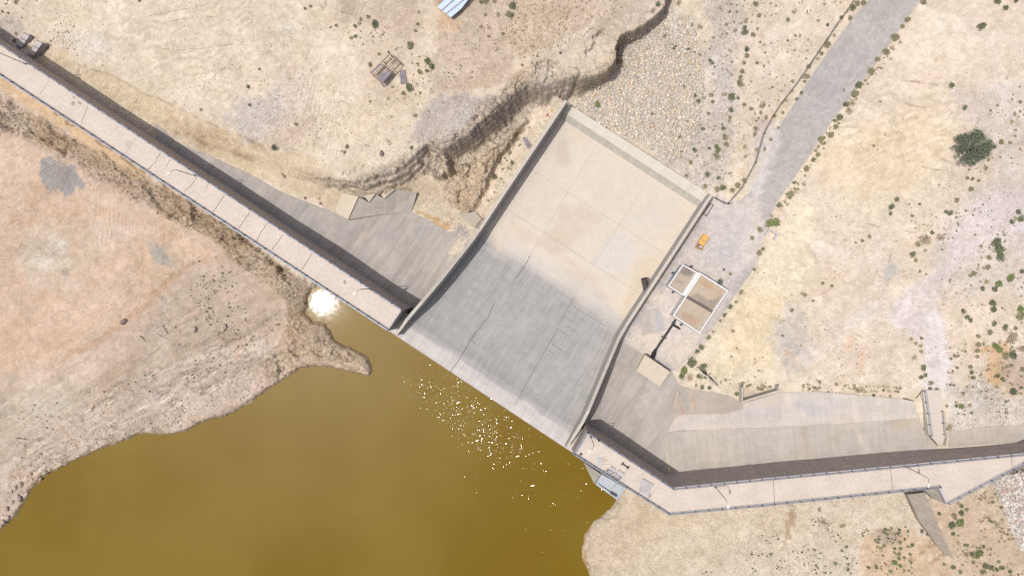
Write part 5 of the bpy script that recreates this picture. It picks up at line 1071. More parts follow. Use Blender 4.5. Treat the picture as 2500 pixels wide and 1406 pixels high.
# black delivery pipe
pp = thing('delivery_pipe', 'long black delivery pipe from the pump house to the beige valve block', 'pipe', P(1620, 830, YZ)); c6 = lambda l: o1(l, (1540, 820), 5.41)
pz = YZ + 1.0
mb = MB(); mb.tube([P(1649, 780, pz), P(1643, 791, pz), P(1610, 840, pz), P(1600, 856, pz)], .30, 12); mb.build('pipe', M_BLACK, pp)
mb = MB(); mb.tube([P(1602, 852, pz), P(1597, 861, pz + .05), P(1593, 873, pz + .4)], [.32, .55, .6], 12); mb.build('reducer', M_BLACK, pp)
for a, b_ in (((1640, 787), (1648, 792)), ((1615, 821), (1626, 826))):
    mb = MB(); mb.bar(P(*a, pz + .1), P(*b_, pz + .1), .3, .34); mb.build('flange', M_DARK, pp)
mb = MB(); mb.tube([P(1643, 793, pz), P(1654, 799, pz), P(1662, 804, pz - .3)], .26, 10); mb.build('branch', M_BLACK, pp)
for a in ((1636, 801), (1612, 836)): v = P(*a, pz); mb = MB(); mb.box(v[0], v[1], YZ - .3, YZ + .75, .5, .5, 1); mb.build('support', M_KERB, pp)
off(pp, pp.location)
lo = thing('pipe_bend', 'black u-shaped pipe bend beside the corner of the white pump house', 'pipe', P(1690, 818, YZ)); mb = MB(); mb.tube([P(*t, YZ + .9) for t in zb5([(970, 1222), (1000, 1248), (1040, 1280), (1075, 1282), (1098, 1262), (1118, 1215)])], .27, 10); mb.build('bend', M_BLACK, lo)
for t in zb5([(970, 1222), (1118, 1215)]): v = Vector(P(*t, YZ + .9)); mb = MB(); mb.tube([v + Vector((0, 0, .05)), v + Vector((0, 0, -1.1))], .26, 10); mb.build('leg', M_BLACK, lo)
off(lo, lo.location)
flatbox('valve_chamber', 'small rough concrete chamber between the two black pipes', 'chamber', zb5([(870, 1120), (910, 1095), (1000, 1150), (960, 1240), (868, 1235)]), .7, M_KERB, YZ)
# valve block at the apron
vb = thing('valve_block', 'large beige flat concrete block at the apron edge where the black pipe ends', 'valve block', P(1595, 905, -13.4))
T = c6([(190, 245), (522, 470), (380, 665), (75, 455)]); w_ = PP(T, -13.3); mb = MB(); mb.prism(list(reversed(w_)), -17.5); mb.build('block', M_BEIGE, vb)
mb = MB(); strip(mb, P(*c6([(362, 385)])[0], -13.29), P(*c6([(318, 470)])[0], -13.29), .12); mb.build('groove', M_JOINT2, vb)
mb = MB(); a, b_ = Vector(w_[0]), Vector(w_[1]); mb.bar(a.lerp(b_, .02) + Vector((0, 0, .06)), b_.lerp(a, .02) + Vector((0, 0, .06)), .14, .12); mb.build('edge_shade', M_DARK, vb); off(vb, vb.location)  # dark bar stands in for the shadow along this block edge
for l_, lab in ((c6([(485, 75), (530, 62), (552, 75), (545, 130), (492, 135)]), 'faint square manhole cover on the beige yard beside the long black pipe'), (zb5([(62, 1088), (135, 1070), (145, 1098), (72, 1115)]), 'small dark drain grate on the yard beside the strip pad')):
    flatbox('manhole_cover' if 'manhole' in lab else 'drain_grate', lab, 'cover', l_, .06, M_BEIGE if 'manhole' in lab else M_RUST, -16.42)
# generator
gn = thing('generator', 'yellow site generator with an open rusty end standing in the yard', 'generator', P(1715, 590, YZ)); g4 = lambda l: o1(l, (1540, 460), 7.03)
gq = g4([(1255, 778), (1350, 835), (1212, 1058), (1108, 1002)]); w_ = [Vector(P(*t, YZ + 1.7)) for t in gq]
mid1, mid2 = w_[3].lerp(w_[0], .30), w_[2].lerp(w_[1], .30)
mb = MB(); mb.prism([tuple(v) for v in (mid1, mid2, w_[1], w_[0])], YZ + .3); mb.build('housing', M_YEL, gn)
mb = MB(); lid = [w_[3].lerp(w_[0], .60), w_[2].lerp(w_[1], .60)]; mb.bar(lid[0] + Vector((0, 0, .03)), lid[1] + Vector((0, 0, .03)), .05, .06); mb.build('lid_seam', M_RUST, gn)
mb = MB()
for a, b_ in ((w_[3], mid1), (w_[2], mid2), (w_[3], w_[2])): mb.bar(a + Vector((0, 0, -.35)), b_ + Vector((0, 0, -.35)), .10, .7)
mb.build('open_frame', M_YEL, gn)
mb = MB(); c_ = (w_[3] + w_[2] + mid1 + mid2) / 4
for k in range(7): mb.box(c_.x + random.uniform(-.5, .5), c_.y + random.uniform(-.5, .5), YZ + .3, YZ + .7 + random.random() * .5, .4, .3, random.random() * 3)
mb.build('engine', M_RUST, gn); mb = MB(); mb.prism([(v.x, v.y, YZ + .3) for v in w_], YZ + .12); mb.build('skid', M_DARK, gn)
for k in (.2, .8):
    for u, v in ((w_[0], w_[3]), (w_[1], w_[2])): p_ = u.lerp(v, k); mb = MB(); mb.tube([(p_.x, p_.y, YZ - .15), (p_.x, p_.y, YZ + .15)], .12, 8); mb.build('foot', M_DARK, gn)
off(gn, gn.location)
cb = thing('power_cable', 'black power cable looping from the yellow generator to the long wall', 'cable', P(1690, 575, YZ)); mb = MB(); mb.tube([P(*t, YZ + .08) for t in g4([(1210, 830), (1160, 800), (1110, 765), (1070, 715), (1060, 690)])], .045, 6); mb.tube([P(*t, YZ + .1) for t in g4([(990, 800), (1050, 760), (1120, 725), (1165, 690), (1160, 645), (1120, 630), (1085, 660), (1095, 710), (1130, 720)])], .045, 6); mb.build('cable', M_BLACK, cb); off(cb, cb.location)
ty = thing('tyre', 'black tyre lying on the yard near the yellow generator', 'tyre', P(1743, 590, YZ + .12)); mb = MB(); mb.tube([(.26 * math.cos(a), .26 * math.sin(a), 0) for a in np.linspace(0, 2 * math.pi, 17)], .12, 8); mb.build('tread', M_BLACK, ty)
# fenced trough against the wall
tr = thing('steel_trough', 'narrow open trough with dark rim set beside the end of the long wall', 'trough', P(1730, 512, YZ)); mb = MB(); w_ = [Vector(P(*t, YZ + .9)) for t in g4([(1368, 262), (1414, 286), (1300, 472), (1248, 442)])]
for i in range(4): mb.bar(w_[i], w_[(i + 1) % 4], .13, .14)
for v in w_: mb.bar(v, (v.x, v.y, YZ - .2), .1, .1)
mb.build('rim', M_DARK, tr); mb = MB(); mb.prism([tuple(Vector((v.x, v.y, YZ + .45))) for v in w_], YZ - .2); mb.build('bed', M_BEIGE, tr); off(tr, tr.location)
gt = thing('yard_gate', 'grey steel yard gate closing the gap between the wall end and the wire fence', 'gate', P(1755, 490, YZ)); mb = MB(); a, b_ = [Vector(P(*t, YZ)) for t in g4([(1430, 165), (1590, 285)])]
for h in (.15, .9, 1.9): mb.bar(a + Vector((0, 0, h)), b_ + Vector((0, 0, h)), .08, .08)
for k in range(13): p_ = a.lerp(b_, k / 12); mb.bar(p_, p_ + Vector((0, 0, 1.9)), .05, .05)
mb.build('frame', M_STEEL, gt); mb = MB(); mb.add(PP(g4([(1420, 200), (1570, 290), (1530, 330), (1420, 260)]), YZ + .14), [(3, 2, 1, 0)]); 
mb = MB(); w_ = PP(g4([(1425, 185), (1575, 290), (1535, 332), (1418, 262)]), YZ + .3); mb.prism(list(reversed(w_)), YZ - .2); mb.build('threshold', mat('slate_pad', A(176, 174, 184), var=.1), gt); off(gt, gt.location)
# wire fence along the road
FN = [(1775, 497), (1808, 460), (1841.7, 398), (1862, 327), (1885, 284), (1906, 252), (1928.5, 224), (1952, 192), (1975, 159), (1995, 129), (2016, 98), (2037, 67), (2062, 32), (2090, -8)]
fp = [Vector(G(a, b_)) for a, b_ in FN]; fn = thing('wire_fence', 'dark wire fence with leaning posts following the access road', 'fence', tuple(fp[0]))
for h in (.12, .35, .6, .85, 1.1, 1.35, 1.6, 1.85):
    mb = MB(); mb.tube([v + Vector((0, 0, h)) for v in fp], .015, 5); mb.build('wire', M_FENCE, fn)
mb = MB()
for i in range(len(fp) - 1):
    a, b_ = fp[i], fp[i + 1]; k = max(2, int((b_ - a).length / 1.0))
    for j_ in range(k): u = a.lerp(b_, j_ / k); v = a.lerp(b_, (j_ + 1) / k); mb.bar(u + Vector((0, 0, .1)), v + Vector((0, 0, 1.8)), .022, .022); mb.bar(u + Vector((0, 0, 1.8)), v + Vector((0, 0, .1)), .022, .022)
mb.build('mesh', M_FENCE, fn); off(fn, fn.location); pm = None
for i, v in enumerate(fp):
    if pm is None: mb = MB(); mb.tube([(0, 0, -.2), (0, 0, 2.0)], .06, 8); mb.bar((0, 0, 1.5), (.7, .1, 0), .05, .05); pm = mb.build('post', M_DARK, fn); o = pm
    else: o = pm.copy(); C.objects.link(o); o.parent = fn
    o.location = v - fp[0]; o.rotation_euler = (0, 0, random.uniform(-.3, .3))
fn2 = thing('wire_fence', 'short wire fence closing the corner behind the yard gate', 'fence', P(1743, 487, YZ)); mb = MB(); l_ = [Vector(P(*t, YZ)) for t in ((1743, 485), (1775, 500), (1782, 497))]
for h in (.1, .5, .9, 1.3, 1.7): mb.tube([v + Vector((0, 0, h)) for v in l_], .035, 5)
mb.build('wires', M_DARK, fn2)
for v in l_: mb = MB(); mb.tube([v, v + Vector((0, 0, 1.9))], .06, 8); mb.build('post', M_DARK, fn2)
off(fn2, fn2.location)
# kerb drain beside the yard and culvert box
def kline(pts, wd, h, name, lab, cat, m=M_KERB):
    g = [Vector(G(a, b_)) for a, b_ in pts]; root = thing(name, lab, cat, tuple(g[0])); o2 = offline(g, wd)
    mb = MB()
    for i in range(len(g) - 1): mb.prism([(g[i].x, g[i].y, g[i].z + h), (g[i + 1].x, g[i + 1].y, g[i + 1].z + h), (o2[i + 1].x, o2[i + 1].y, g[i + 1].z + h), (o2[i].x, o2[i].y, g[i].z + h)], -19)
    mb.build('kerb_stones', m, root); off(root, root.location); return root
M_KB = mat('kerb_beige', A(224, 212, 198), var=.08)
kline([(1817, 612), (1838, 622), (1843, 640), (1838, 658), (1822, 683), (1780, 744), (1730, 812), (1690, 862), (1655, 897)], .18, .14, 'drain_kerb', 'inner beige kerb of the narrow drain that curves around the yard', 'kerb', M_KB)
kline([(1822, 600), (1845, 612), (1851, 632), (1848, 656), (1831, 686), (1788, 748), (1738, 816), (1698, 866), (1662, 902)], .18, .16, 'drain_kerb', 'outer beige kerb of the narrow drain that curves around the yard', 'kerb', M_KB)
kline([(1812, 596), (1850, 552), (1875, 545)], .2, .1, 'drain_kerb', 'short straight kerb linking the road edge to the culvert box', 'kerb', M_KB)
flatbox('concrete_cover', 'gridded square of pale concrete covers where drain and road meet', 'cover slab', [(1820, 588), (1843, 603), (1833, 617), (1811, 603)], .15, M_KB, -15.7)
cu = thing('culvert_box', 'u-shaped concrete culvert inlet beside a bright green bush at the road edge', 'culvert', G(1884, 572)); mb = MB(); g = [Vector(G(a, b_)) for a, b_ in ((1866, 574), (1877, 560), (1897, 573), (1887, 585))]
for i in (0, 1, 2): a, b_ = g[i], g[i + 1]; mb.bar(a + Vector((0, 0, .3)), b_ + Vector((0, 0, .3)), .35, .8)
mb.build('walls', M_KERB, cu); off(cu, cu.location)
kline([(2320, -40), (2248, 0), (2180, 95), (2100, 205), (2020, 315), (1950, 415), (1890, 505), (1872, 540)][::-1], -.14, .05, 'road_kerb', 'thin sunken kerb line along the hillside edge of the access road', 'kerb', mat('kerb_dusty', A(196, 186, 180), var=.08))

# ------------------------------------------------------------------ ruined hut, loose sheets, metal roof
hu = thing('ruined_hut', 'ruined hut frame of rusty beams with two grey sheets left on its roof', 'ruin', G(940, 168)); h6 = lambda l: o1(l, (880, 120), 14.06)
gz0 = G(940, 168)[2]; HZ = gz0 + 1.9; cA, cB, cC, cD = [Vector(P(*t, HZ)) for t in h6([(1025, 165), (1375, 480), (735, 1190), (362, 805)])]
for a, b_ in ((cA, cB), (cB, cC), (cC, cD), (cD, cA), (cA.lerp(cD, .53), cB.lerp(cC, .47))): mb = MB(); mb.bar(a, b_, .16, .18); mb.build('beam', M_RUST, hu)
for v in (cA, cB, cC, cD): mb = MB(); mb.bar(v, (v.x, v.y, gz0 - .3), .16, .16); mb.build('post', M_RUST, hu)
for k in (.2, .33, .5, .66, .8):
    mb = MB(); mb.bar(cA.lerp(cB, k) + Vector((0, 0, -.1)), cD.lerp(cC, k) + Vector((0, 0, -.1)), .08, .1); mb.build('rafter', M_RUST, hu)
sh1 = h6([(362, 800), (405, 835), (740, 530), (700, 465)]); sh2 = h6([(560, 990), (735, 1165), (1060, 830), (960, 740), (870, 740), (780, 820)])
mb = MB(); w_ = PP(sh1, HZ + .12); mb.prism(w_[::-1], HZ + .09); mb.build('roof_sheet', M_SHEET, hu); mb = MB(); w_ = PP(sh2, HZ + .10); mb.prism(w_, HZ + .07); mb.build('roof_sheet', M_SHEET, hu); off(hu, hu.location)
def sheet(label, pts, h, m=M_SHEET, name='metal_sheet', cat='sheet', ribs=5, tilt=0.12):
    g0_ = G(sum(p[0] for p in pts) / len(pts), sum(p[1] for p in pts) / len(pts)); root = thing(name, label, cat, g0_); w_ = [Vector(P(a, b_, g0_[2] + h + (tilt if i < len(pts) / 2 else 0))) for i, (a, b_) in enumerate(pts)]
    mb = MB(); mb.prism([tuple(v) for v in w_], [v.z - .04 for v in w_], bottom=True); 
    for k in range(1, ribs): a = w_[0].lerp(w_[1], k / ribs); b_ = w_[-1].lerp(w_[2], k / ribs) if len(w_) == 4 else w_[-1].lerp(w_[2], k / ribs); mb.bar(a + Vector((0, 0, .03)), b_ + Vector((0, 0, .03)), .05, .05)
    mb.build('panel', m, root); off(root, root.location); return root
sheet('grey weathered roofing sheet lying on the sand beside the ruined hut', h6([(1340, 740), (1530, 712), (1590, 1180), (1372, 1188)]), .25)
sheet('bent grey metal sheet lying by the chute wall below the cliff', o1([(295, 630), (335, 622), (425, 735), (368, 772)], (1220, 220), 5.41), .3, ribs=3)
sr = sheet('pale blue sheet roof with thin red battens at the top edge of the plateau', [(1068, 18), (1098, -12), (1152, -12), (1125, 23), (1101, 43)], 1.6, M_BLUE, 'sheet_roof', 'roof', 8, .5)
g0_ = G(1108, 16); mb = MB()
for t in (.3, .62): a = Vector(P(1068 + 33 * t, 18 + 25 * t, g0_[2] + 2.2)); b_ = Vector(P(1118 + 22 * t, -18 + 44 * t - 10, g0_[2] + 2.25)); mb.bar(a, b_, .10, .10)
o = mb.build('batten', mat('red_batten', (0.35, 0.14, 0.12)), sr); o.matrix_parent_inverse = Matrix.Translation(-Vector(sr.location))
for pq in ((1072, 19), (1101, 40), (1124, 22)): v = Vector(P(*pq, g0_[2] + 1.6)); mb = MB(); mb.bar(v, (v.x, v.y, g0_[2] - .3), .1, .1); o = mb.build('post', M_RUST, sr); o.matrix_parent_inverse = Matrix.Translation(-Vector(sr.location))
for k, (l_, lab) in enumerate(((cr1([(0, 0)]) and [(686, 422), (691, 420), (698, 432), (693, 435)], 'small rusty plate on the sandy slope above the apron edge'), ([(741, 482), (746, 479), (749, 485), (744, 488)], 'small rusty plate, first of three scraps by the apron edge'), ([(779, 482), (783, 484), (781, 487), (777, 485)], 'smallest rusty plate between two others by the apron edge'), ([(779, 493), (786, 495), (787, 501), (780, 500)], 'small rusty plate closest to the beige block by the apron edge'),
                          ([(1333, 282), (1337, 276), (1340, 280), (1336, 286)], 'small red board on the gravel between cliff and chute wall'), ([(1344, 273), (1346, 264), (1350, 268), (1349, 275)], 'small tan board on the gravel between cliff and chute wall'))):
    sheet(lab, l_, .08, mat('red_board', (0.35, 0.06, 0.05)) if 'red' in lab else (mat('tan_board', A(222, 186, 130)) if 'tan' in lab else M_RUST), 'scrap_plate', 'plate', 1, 0)

# ------------------------------------------------------------------ rocks
def ico(sub=1):
    import bmesh
    b_ = bmesh.new(); bmesh.ops.create_icosphere(b_, subdivisions=sub, radius=1); v = np.array([x.co[:] for x in b_.verts]); f = np.array([[y.index for y in x.verts] for x in b_.faces]); b_.free(); return v, f
IV, IF = ico(1); IV2, IF2 = ico(2); IV3, IF3 = ico(3)
def boulder(label, pq, r, asp=(1, 1, .7), rot=0.0, zoff=.35, col=None, group=None):
    v = IV3.copy(); sd_ = RNG.random() * 50; n = np.abs(fbm(v[:, 0] * 2 + sd_, v[:, 1] * 2 + v[:, 2] * 2, 1.0, 3, 3)); v *= (1 + 0.5 * n + 0.3 * fbm(v[:, 0] * 3 + v[:, 2] * 2 + sd_, v[:, 1] * 3, 1, 2, 6))[:, None]
    for _ in range(5): d = RNG.normal(size=3); d /= np.linalg.norm(d); h = v @ d; k = h > .72; v[k] -= np.outer((h[k] - .72), d) * .85
    c, s = math.cos(rot), math.sin(rot); v *= np.array(asp) * r; v = np.c_[v[:, 0] * c - v[:, 1] * s, v[:, 0] * s + v[:, 1] * c, v[:, 2]]
    g = G(*pq); o = npmesh('boulder', v, IF3, col or M_BOUL, None, False, loc=(g[0], g[1], g[2] + r * asp[2] * zoff)); return tag(o, label, 'boulder', group)
M_DB = mat('dark_boulder', A(150, 128, 122), var=.2, scale=2, bump=.5)
for lab, pq, r, asp, m in (('dark reddish boulder sitting on the rusty furrow of the upstream bank', (304, 785), .85, (1.1, .8, .7), M_DB), ('pale boulder on the upstream bank, shoreward of its twin', (476, 805), .78, (1, .8, .75), None), ('pale rounded boulder on the upstream bank, dam side of its twin', (548, 800), .92, (1.05, .8, .7), None),
                        ('oval grey boulder on the fine gravel near the cliff rim', (1161, 286), .62, (.8, 1.1, .7), M_DB), ('dark boulder near the rim above the rock wall', (932, 375), .6, (.9, 1.2, .8), M_DB), ('pale flat slab of rock near the cliff rim', (949, 348), .7, (1.3, .8, .4), None),
                        ('angular pale rock resting between sloping slab and stepped block', (939, 476), .75, (.9, .8, .8), None), ('white angular rock on the plateau above the wide cliff', (1210, 120), .6, (1, .8, .5), None), ('long pale rock on the plateau near the cliff', (1146, 190), .55, (1.3, .6, .5), None),
                        ('small lone pale rock on the sand near the ruined hut', (955, 285), .4, (1, .7, .5), None)):
    boulder(lab, pq, r, asp, RNG.random() * 3, .35, m)
SHR = [(112, 1152, .9), (136, 1163, .6), (52, 1182, .9), (38, 1190, .7), (48, 1216, 1.0), (30, 1225, .6), (18, 1240, .8), (45, 1208, .5), (8, 1272, .9), (20, 1262, .6), (30, 1200, .5), (3, 1281, .7), (75, 1156, .55), (100, 1168, .5)]
SHL = ['large round boulder at the water line where the bank curves', 'smaller dark boulder just below the large round one at the curve', 'grey boulder on the steep shore, upper of a touching pair', 'grey boulder on the steep shore, lower of a touching pair', 'biggest boulder of the shore cluster at the lake edge', 'half sunk boulder behind the biggest one of the shore cluster', 'rounded boulder at the narrow end of the shore cluster', 'small knobbly boulder touching the biggest one of the cluster',
       'big boulder at the last corner of the bank before the photo edge', 'mid sized boulder behind the last corner boulder', 'small boulder set back from the shore cluster', 'flat boulder closest to the photo edge at the water', 'small boulder on the bank between cluster and curve', 'small pale boulder half in the water by the curve']
for (a, b_, r), lab in zip(SHR, SHL): boulder(lab, (a, b_), r * .8, (1, .85, .75), RNG.random() * 3, .3, None, 'boulders along the shore')
def rubble(name, label, n, poly, smin, smax, cols, seed, power=2.2, kind='stuff', dens=None):
    rg = np.random.default_rng(seed); xs = [p[0] for p in poly]; ys = [p[1] for p in poly]; Pq = []
    while len(Pq) < n:
        a = rg.uniform(min(xs), max(xs), n * 2); b_ = rg.uniform(min(ys), max(ys), n * 2); ok = inside(a, b_, poly)
        if dens is not None: ok &= rg.random(n * 2) < dens(a, b_)
        Pq += list(zip(a[ok], b_[ok]))
    Pq = Pq[:n]; Vs = []; Fs = []; Cs = []; nv = len(IV)
    for i, (a, b_) in enumerate(Pq):
        g = G(a, b_); r = smin + (smax - smin) * rg.random() ** power; v = IV * (1 + rg.normal(0, .16, (nv, 1))) * np.array([r, r * rg.uniform(.6, 1), r * rg.uniform(.4, .7)]); t = rg.random() * 6.28; c, s = math.cos(t), math.sin(t)
        v = np.c_[v[:, 0] * c - v[:, 1] * s, v[:, 0] * s + v[:, 1] * c, v[:, 2]] + np.array([g[0], g[1], g[2] + r * .12]); Vs.append(v); Fs.append(IF + i * nv); cc = np.array(cols[rg.integers(len(cols))]) * rg.uniform(.8, 1.12); Cs.append(np.repeat(cc[None], nv, 0))
    return tag(npmesh(name, np.concatenate(Vs), np.concatenate(Fs), M_ROCK, None, False, cols=np.concatenate(Cs)), label, name.replace('_', ' '), None, kind)
RC = [A(240, 229, 212), A(236, 220, 194), A(228, 215, 202), A(220, 209, 202), A(243, 234, 220), A(232, 210, 182)]
rubble('rubble', 'pale yellow and cream riverbed stones between cliff, chute sill and gravel', 5200, [(1520, 100), (1600, 50), (1680, 40), (1712, 120), (1722, 230), (1700, 330), (1660, 400), (1560, 350), (1390, 262), (1440, 225), (1500, 190), (1525, 150)], .10, .52, RC, 3, 2.0)
rubble('riprap', 'white and pink riprap stones in the corner below the widened crest', 1700, [(2428, 1175), (2470, 1150), (2520, 1130), (2520, 1360), (2490, 1340), (2460, 1270)], .15, .5, [A(236, 226, 216), A(214, 190, 176), A(206, 200, 194), A(238, 232, 224)], 5, 1.6)
rubble('plateau_stones', 'loose tan stones scattered over the plateau above the cliff', 900, [(1250, -20), (1560, -20), (1500, 40), (1430, 90), (1330, 130), (1250, 150), (1230, 80)], .08, .36, [A(216, 190, 158), A(226, 204, 176), A(206, 186, 164)], 8, 2.4)
rubble('shore_stones', 'small pale stones littering the reservoir shore', 900, [(0, 1180), (60, 1120), (150, 1080), (300, 1020), (420, 1000), (600, 930), (690, 900), (700, 925), (620, 965), (530, 1018), (430, 1056), (300, 1068), (150, 1135), (60, 1190), (0, 1290)], .06, .3, [A(206, 190, 174), A(190, 176, 162), A(222, 206, 188)], 9, 2.6)
rubble('bank_stones', 'broken brown stones along the rocky bank beside the straight dam', 1500, RIDGE, .05, .26, [A(176, 156, 134), A(196, 176, 150), A(160, 144, 128)], 10, 2.2)
rubble('loose_stones', 'loose stones scattered over gravel, benches and hillside', 2600, [(0, 0), (700, 0), (1050, 60), (1080, 200), (1240, 260), (1700, 60), (1820, 0), (1850, 300), (1760, 460), (1700, 460), (1560, 340), (1380, 250), (1180, 300), (1040, 370), (850, 440), (600, 350), (300, 200)], .05, .2, [A(206, 188, 166), A(190, 172, 156), A(224, 208, 190)], 12, 2.6, dens=lambda a, b_: np.where(fbm(a / 10, b_ / 10, 6, 3, 4) > 0.02, 1, .12))
rubble('hill_stones', 'loose stones scattered over the hillside and the scrub beside the white track', 1700, [(1680, 900), (1900, 560), (2100, 240), (2500, 100), (2500, 1030), (2310, 1050), (2300, 960), (2230, 950), (1820, 950)], .05, .2, [A(206, 188, 170), A(190, 172, 158), A(226, 210, 194)], 14, 2.6, dens=lambda a, b_: np.where(fbm(a / 10, b_ / 10, 6, 3, 7) > 0.04, 1, .08))

# ------------------------------------------------------------------ plants
def leafmesh(kind, n, seed, tall=.75, spiky=False, big=1.0):
    rg = np.random.default_rng(seed); d = rg.normal(size=(n, 3)); d[:, 2] = np.abs(d[:, 2]); d /= np.linalg.norm(d, axis=1)[:, None]
    cl = rg.normal(size=(7, 3)) * .45; cl[:, 2] = np.abs(cl[:, 2]) * .5
    rad = .55 + .45 * rg.random(n); c = d * rad[:, None] * .72 + cl[rg.integers(0, 7, n)] * .45; c[:, 2] = np.abs(c[:, 2]) * tall
    lf = big * (.19 if not spiky else .10) * (0.7 + .6 * rg.random(n)); ln = lf * (1.3 if not spiky else 5)
    u = rg.normal(size=(n, 3)); u[:, 2] *= .4
    if spiky: u = c * np.array([1, 1, .6]) + rg.normal(size=(n, 3)) * .1
    u /= np.linalg.norm(u, axis=1)[:, None]; w_ = np.cross(u, rg.normal(size=(n, 3))); w_[:, 2] *= .5; w_ /= np.linalg.norm(w_, axis=1)[:, None]
    a = c - u * ln[:, None] * .5; b_ = c + w_ * lf[:, None] * .5; e_ = c + u * ln[:, None] * .5; f_ = c - w_ * lf[:, None] * .5
    V = np.stack([a, b_, e_, f_], 1).reshape(-1, 3); V[:, 2] = np.maximum(V[:, 2], -.02); Fq = np.arange(n * 4).reshape(n, 4); return V, Fq
LM = {}
def shrubmesh(kind, var):
    k = (kind, var)
    if k not in LM:
        V, Fq = leafmesh(kind, 240 if kind != 'dry' else 130, 40 + var * 7 + len(kind), .7, kind == 'dry' or var == 3)
        me = bpy.data.meshes.new('foliage'); me.from_pydata([tuple(v) for v in V.tolist()], [], Fq.tolist()); me.materials.append(M_LEAF[kind]); LM[k] = me
    return LM[k]
K = {'g': 'green', 'o': 'olive', 'b': 'dry', 'd': 'dark', 'G': 'bright'}
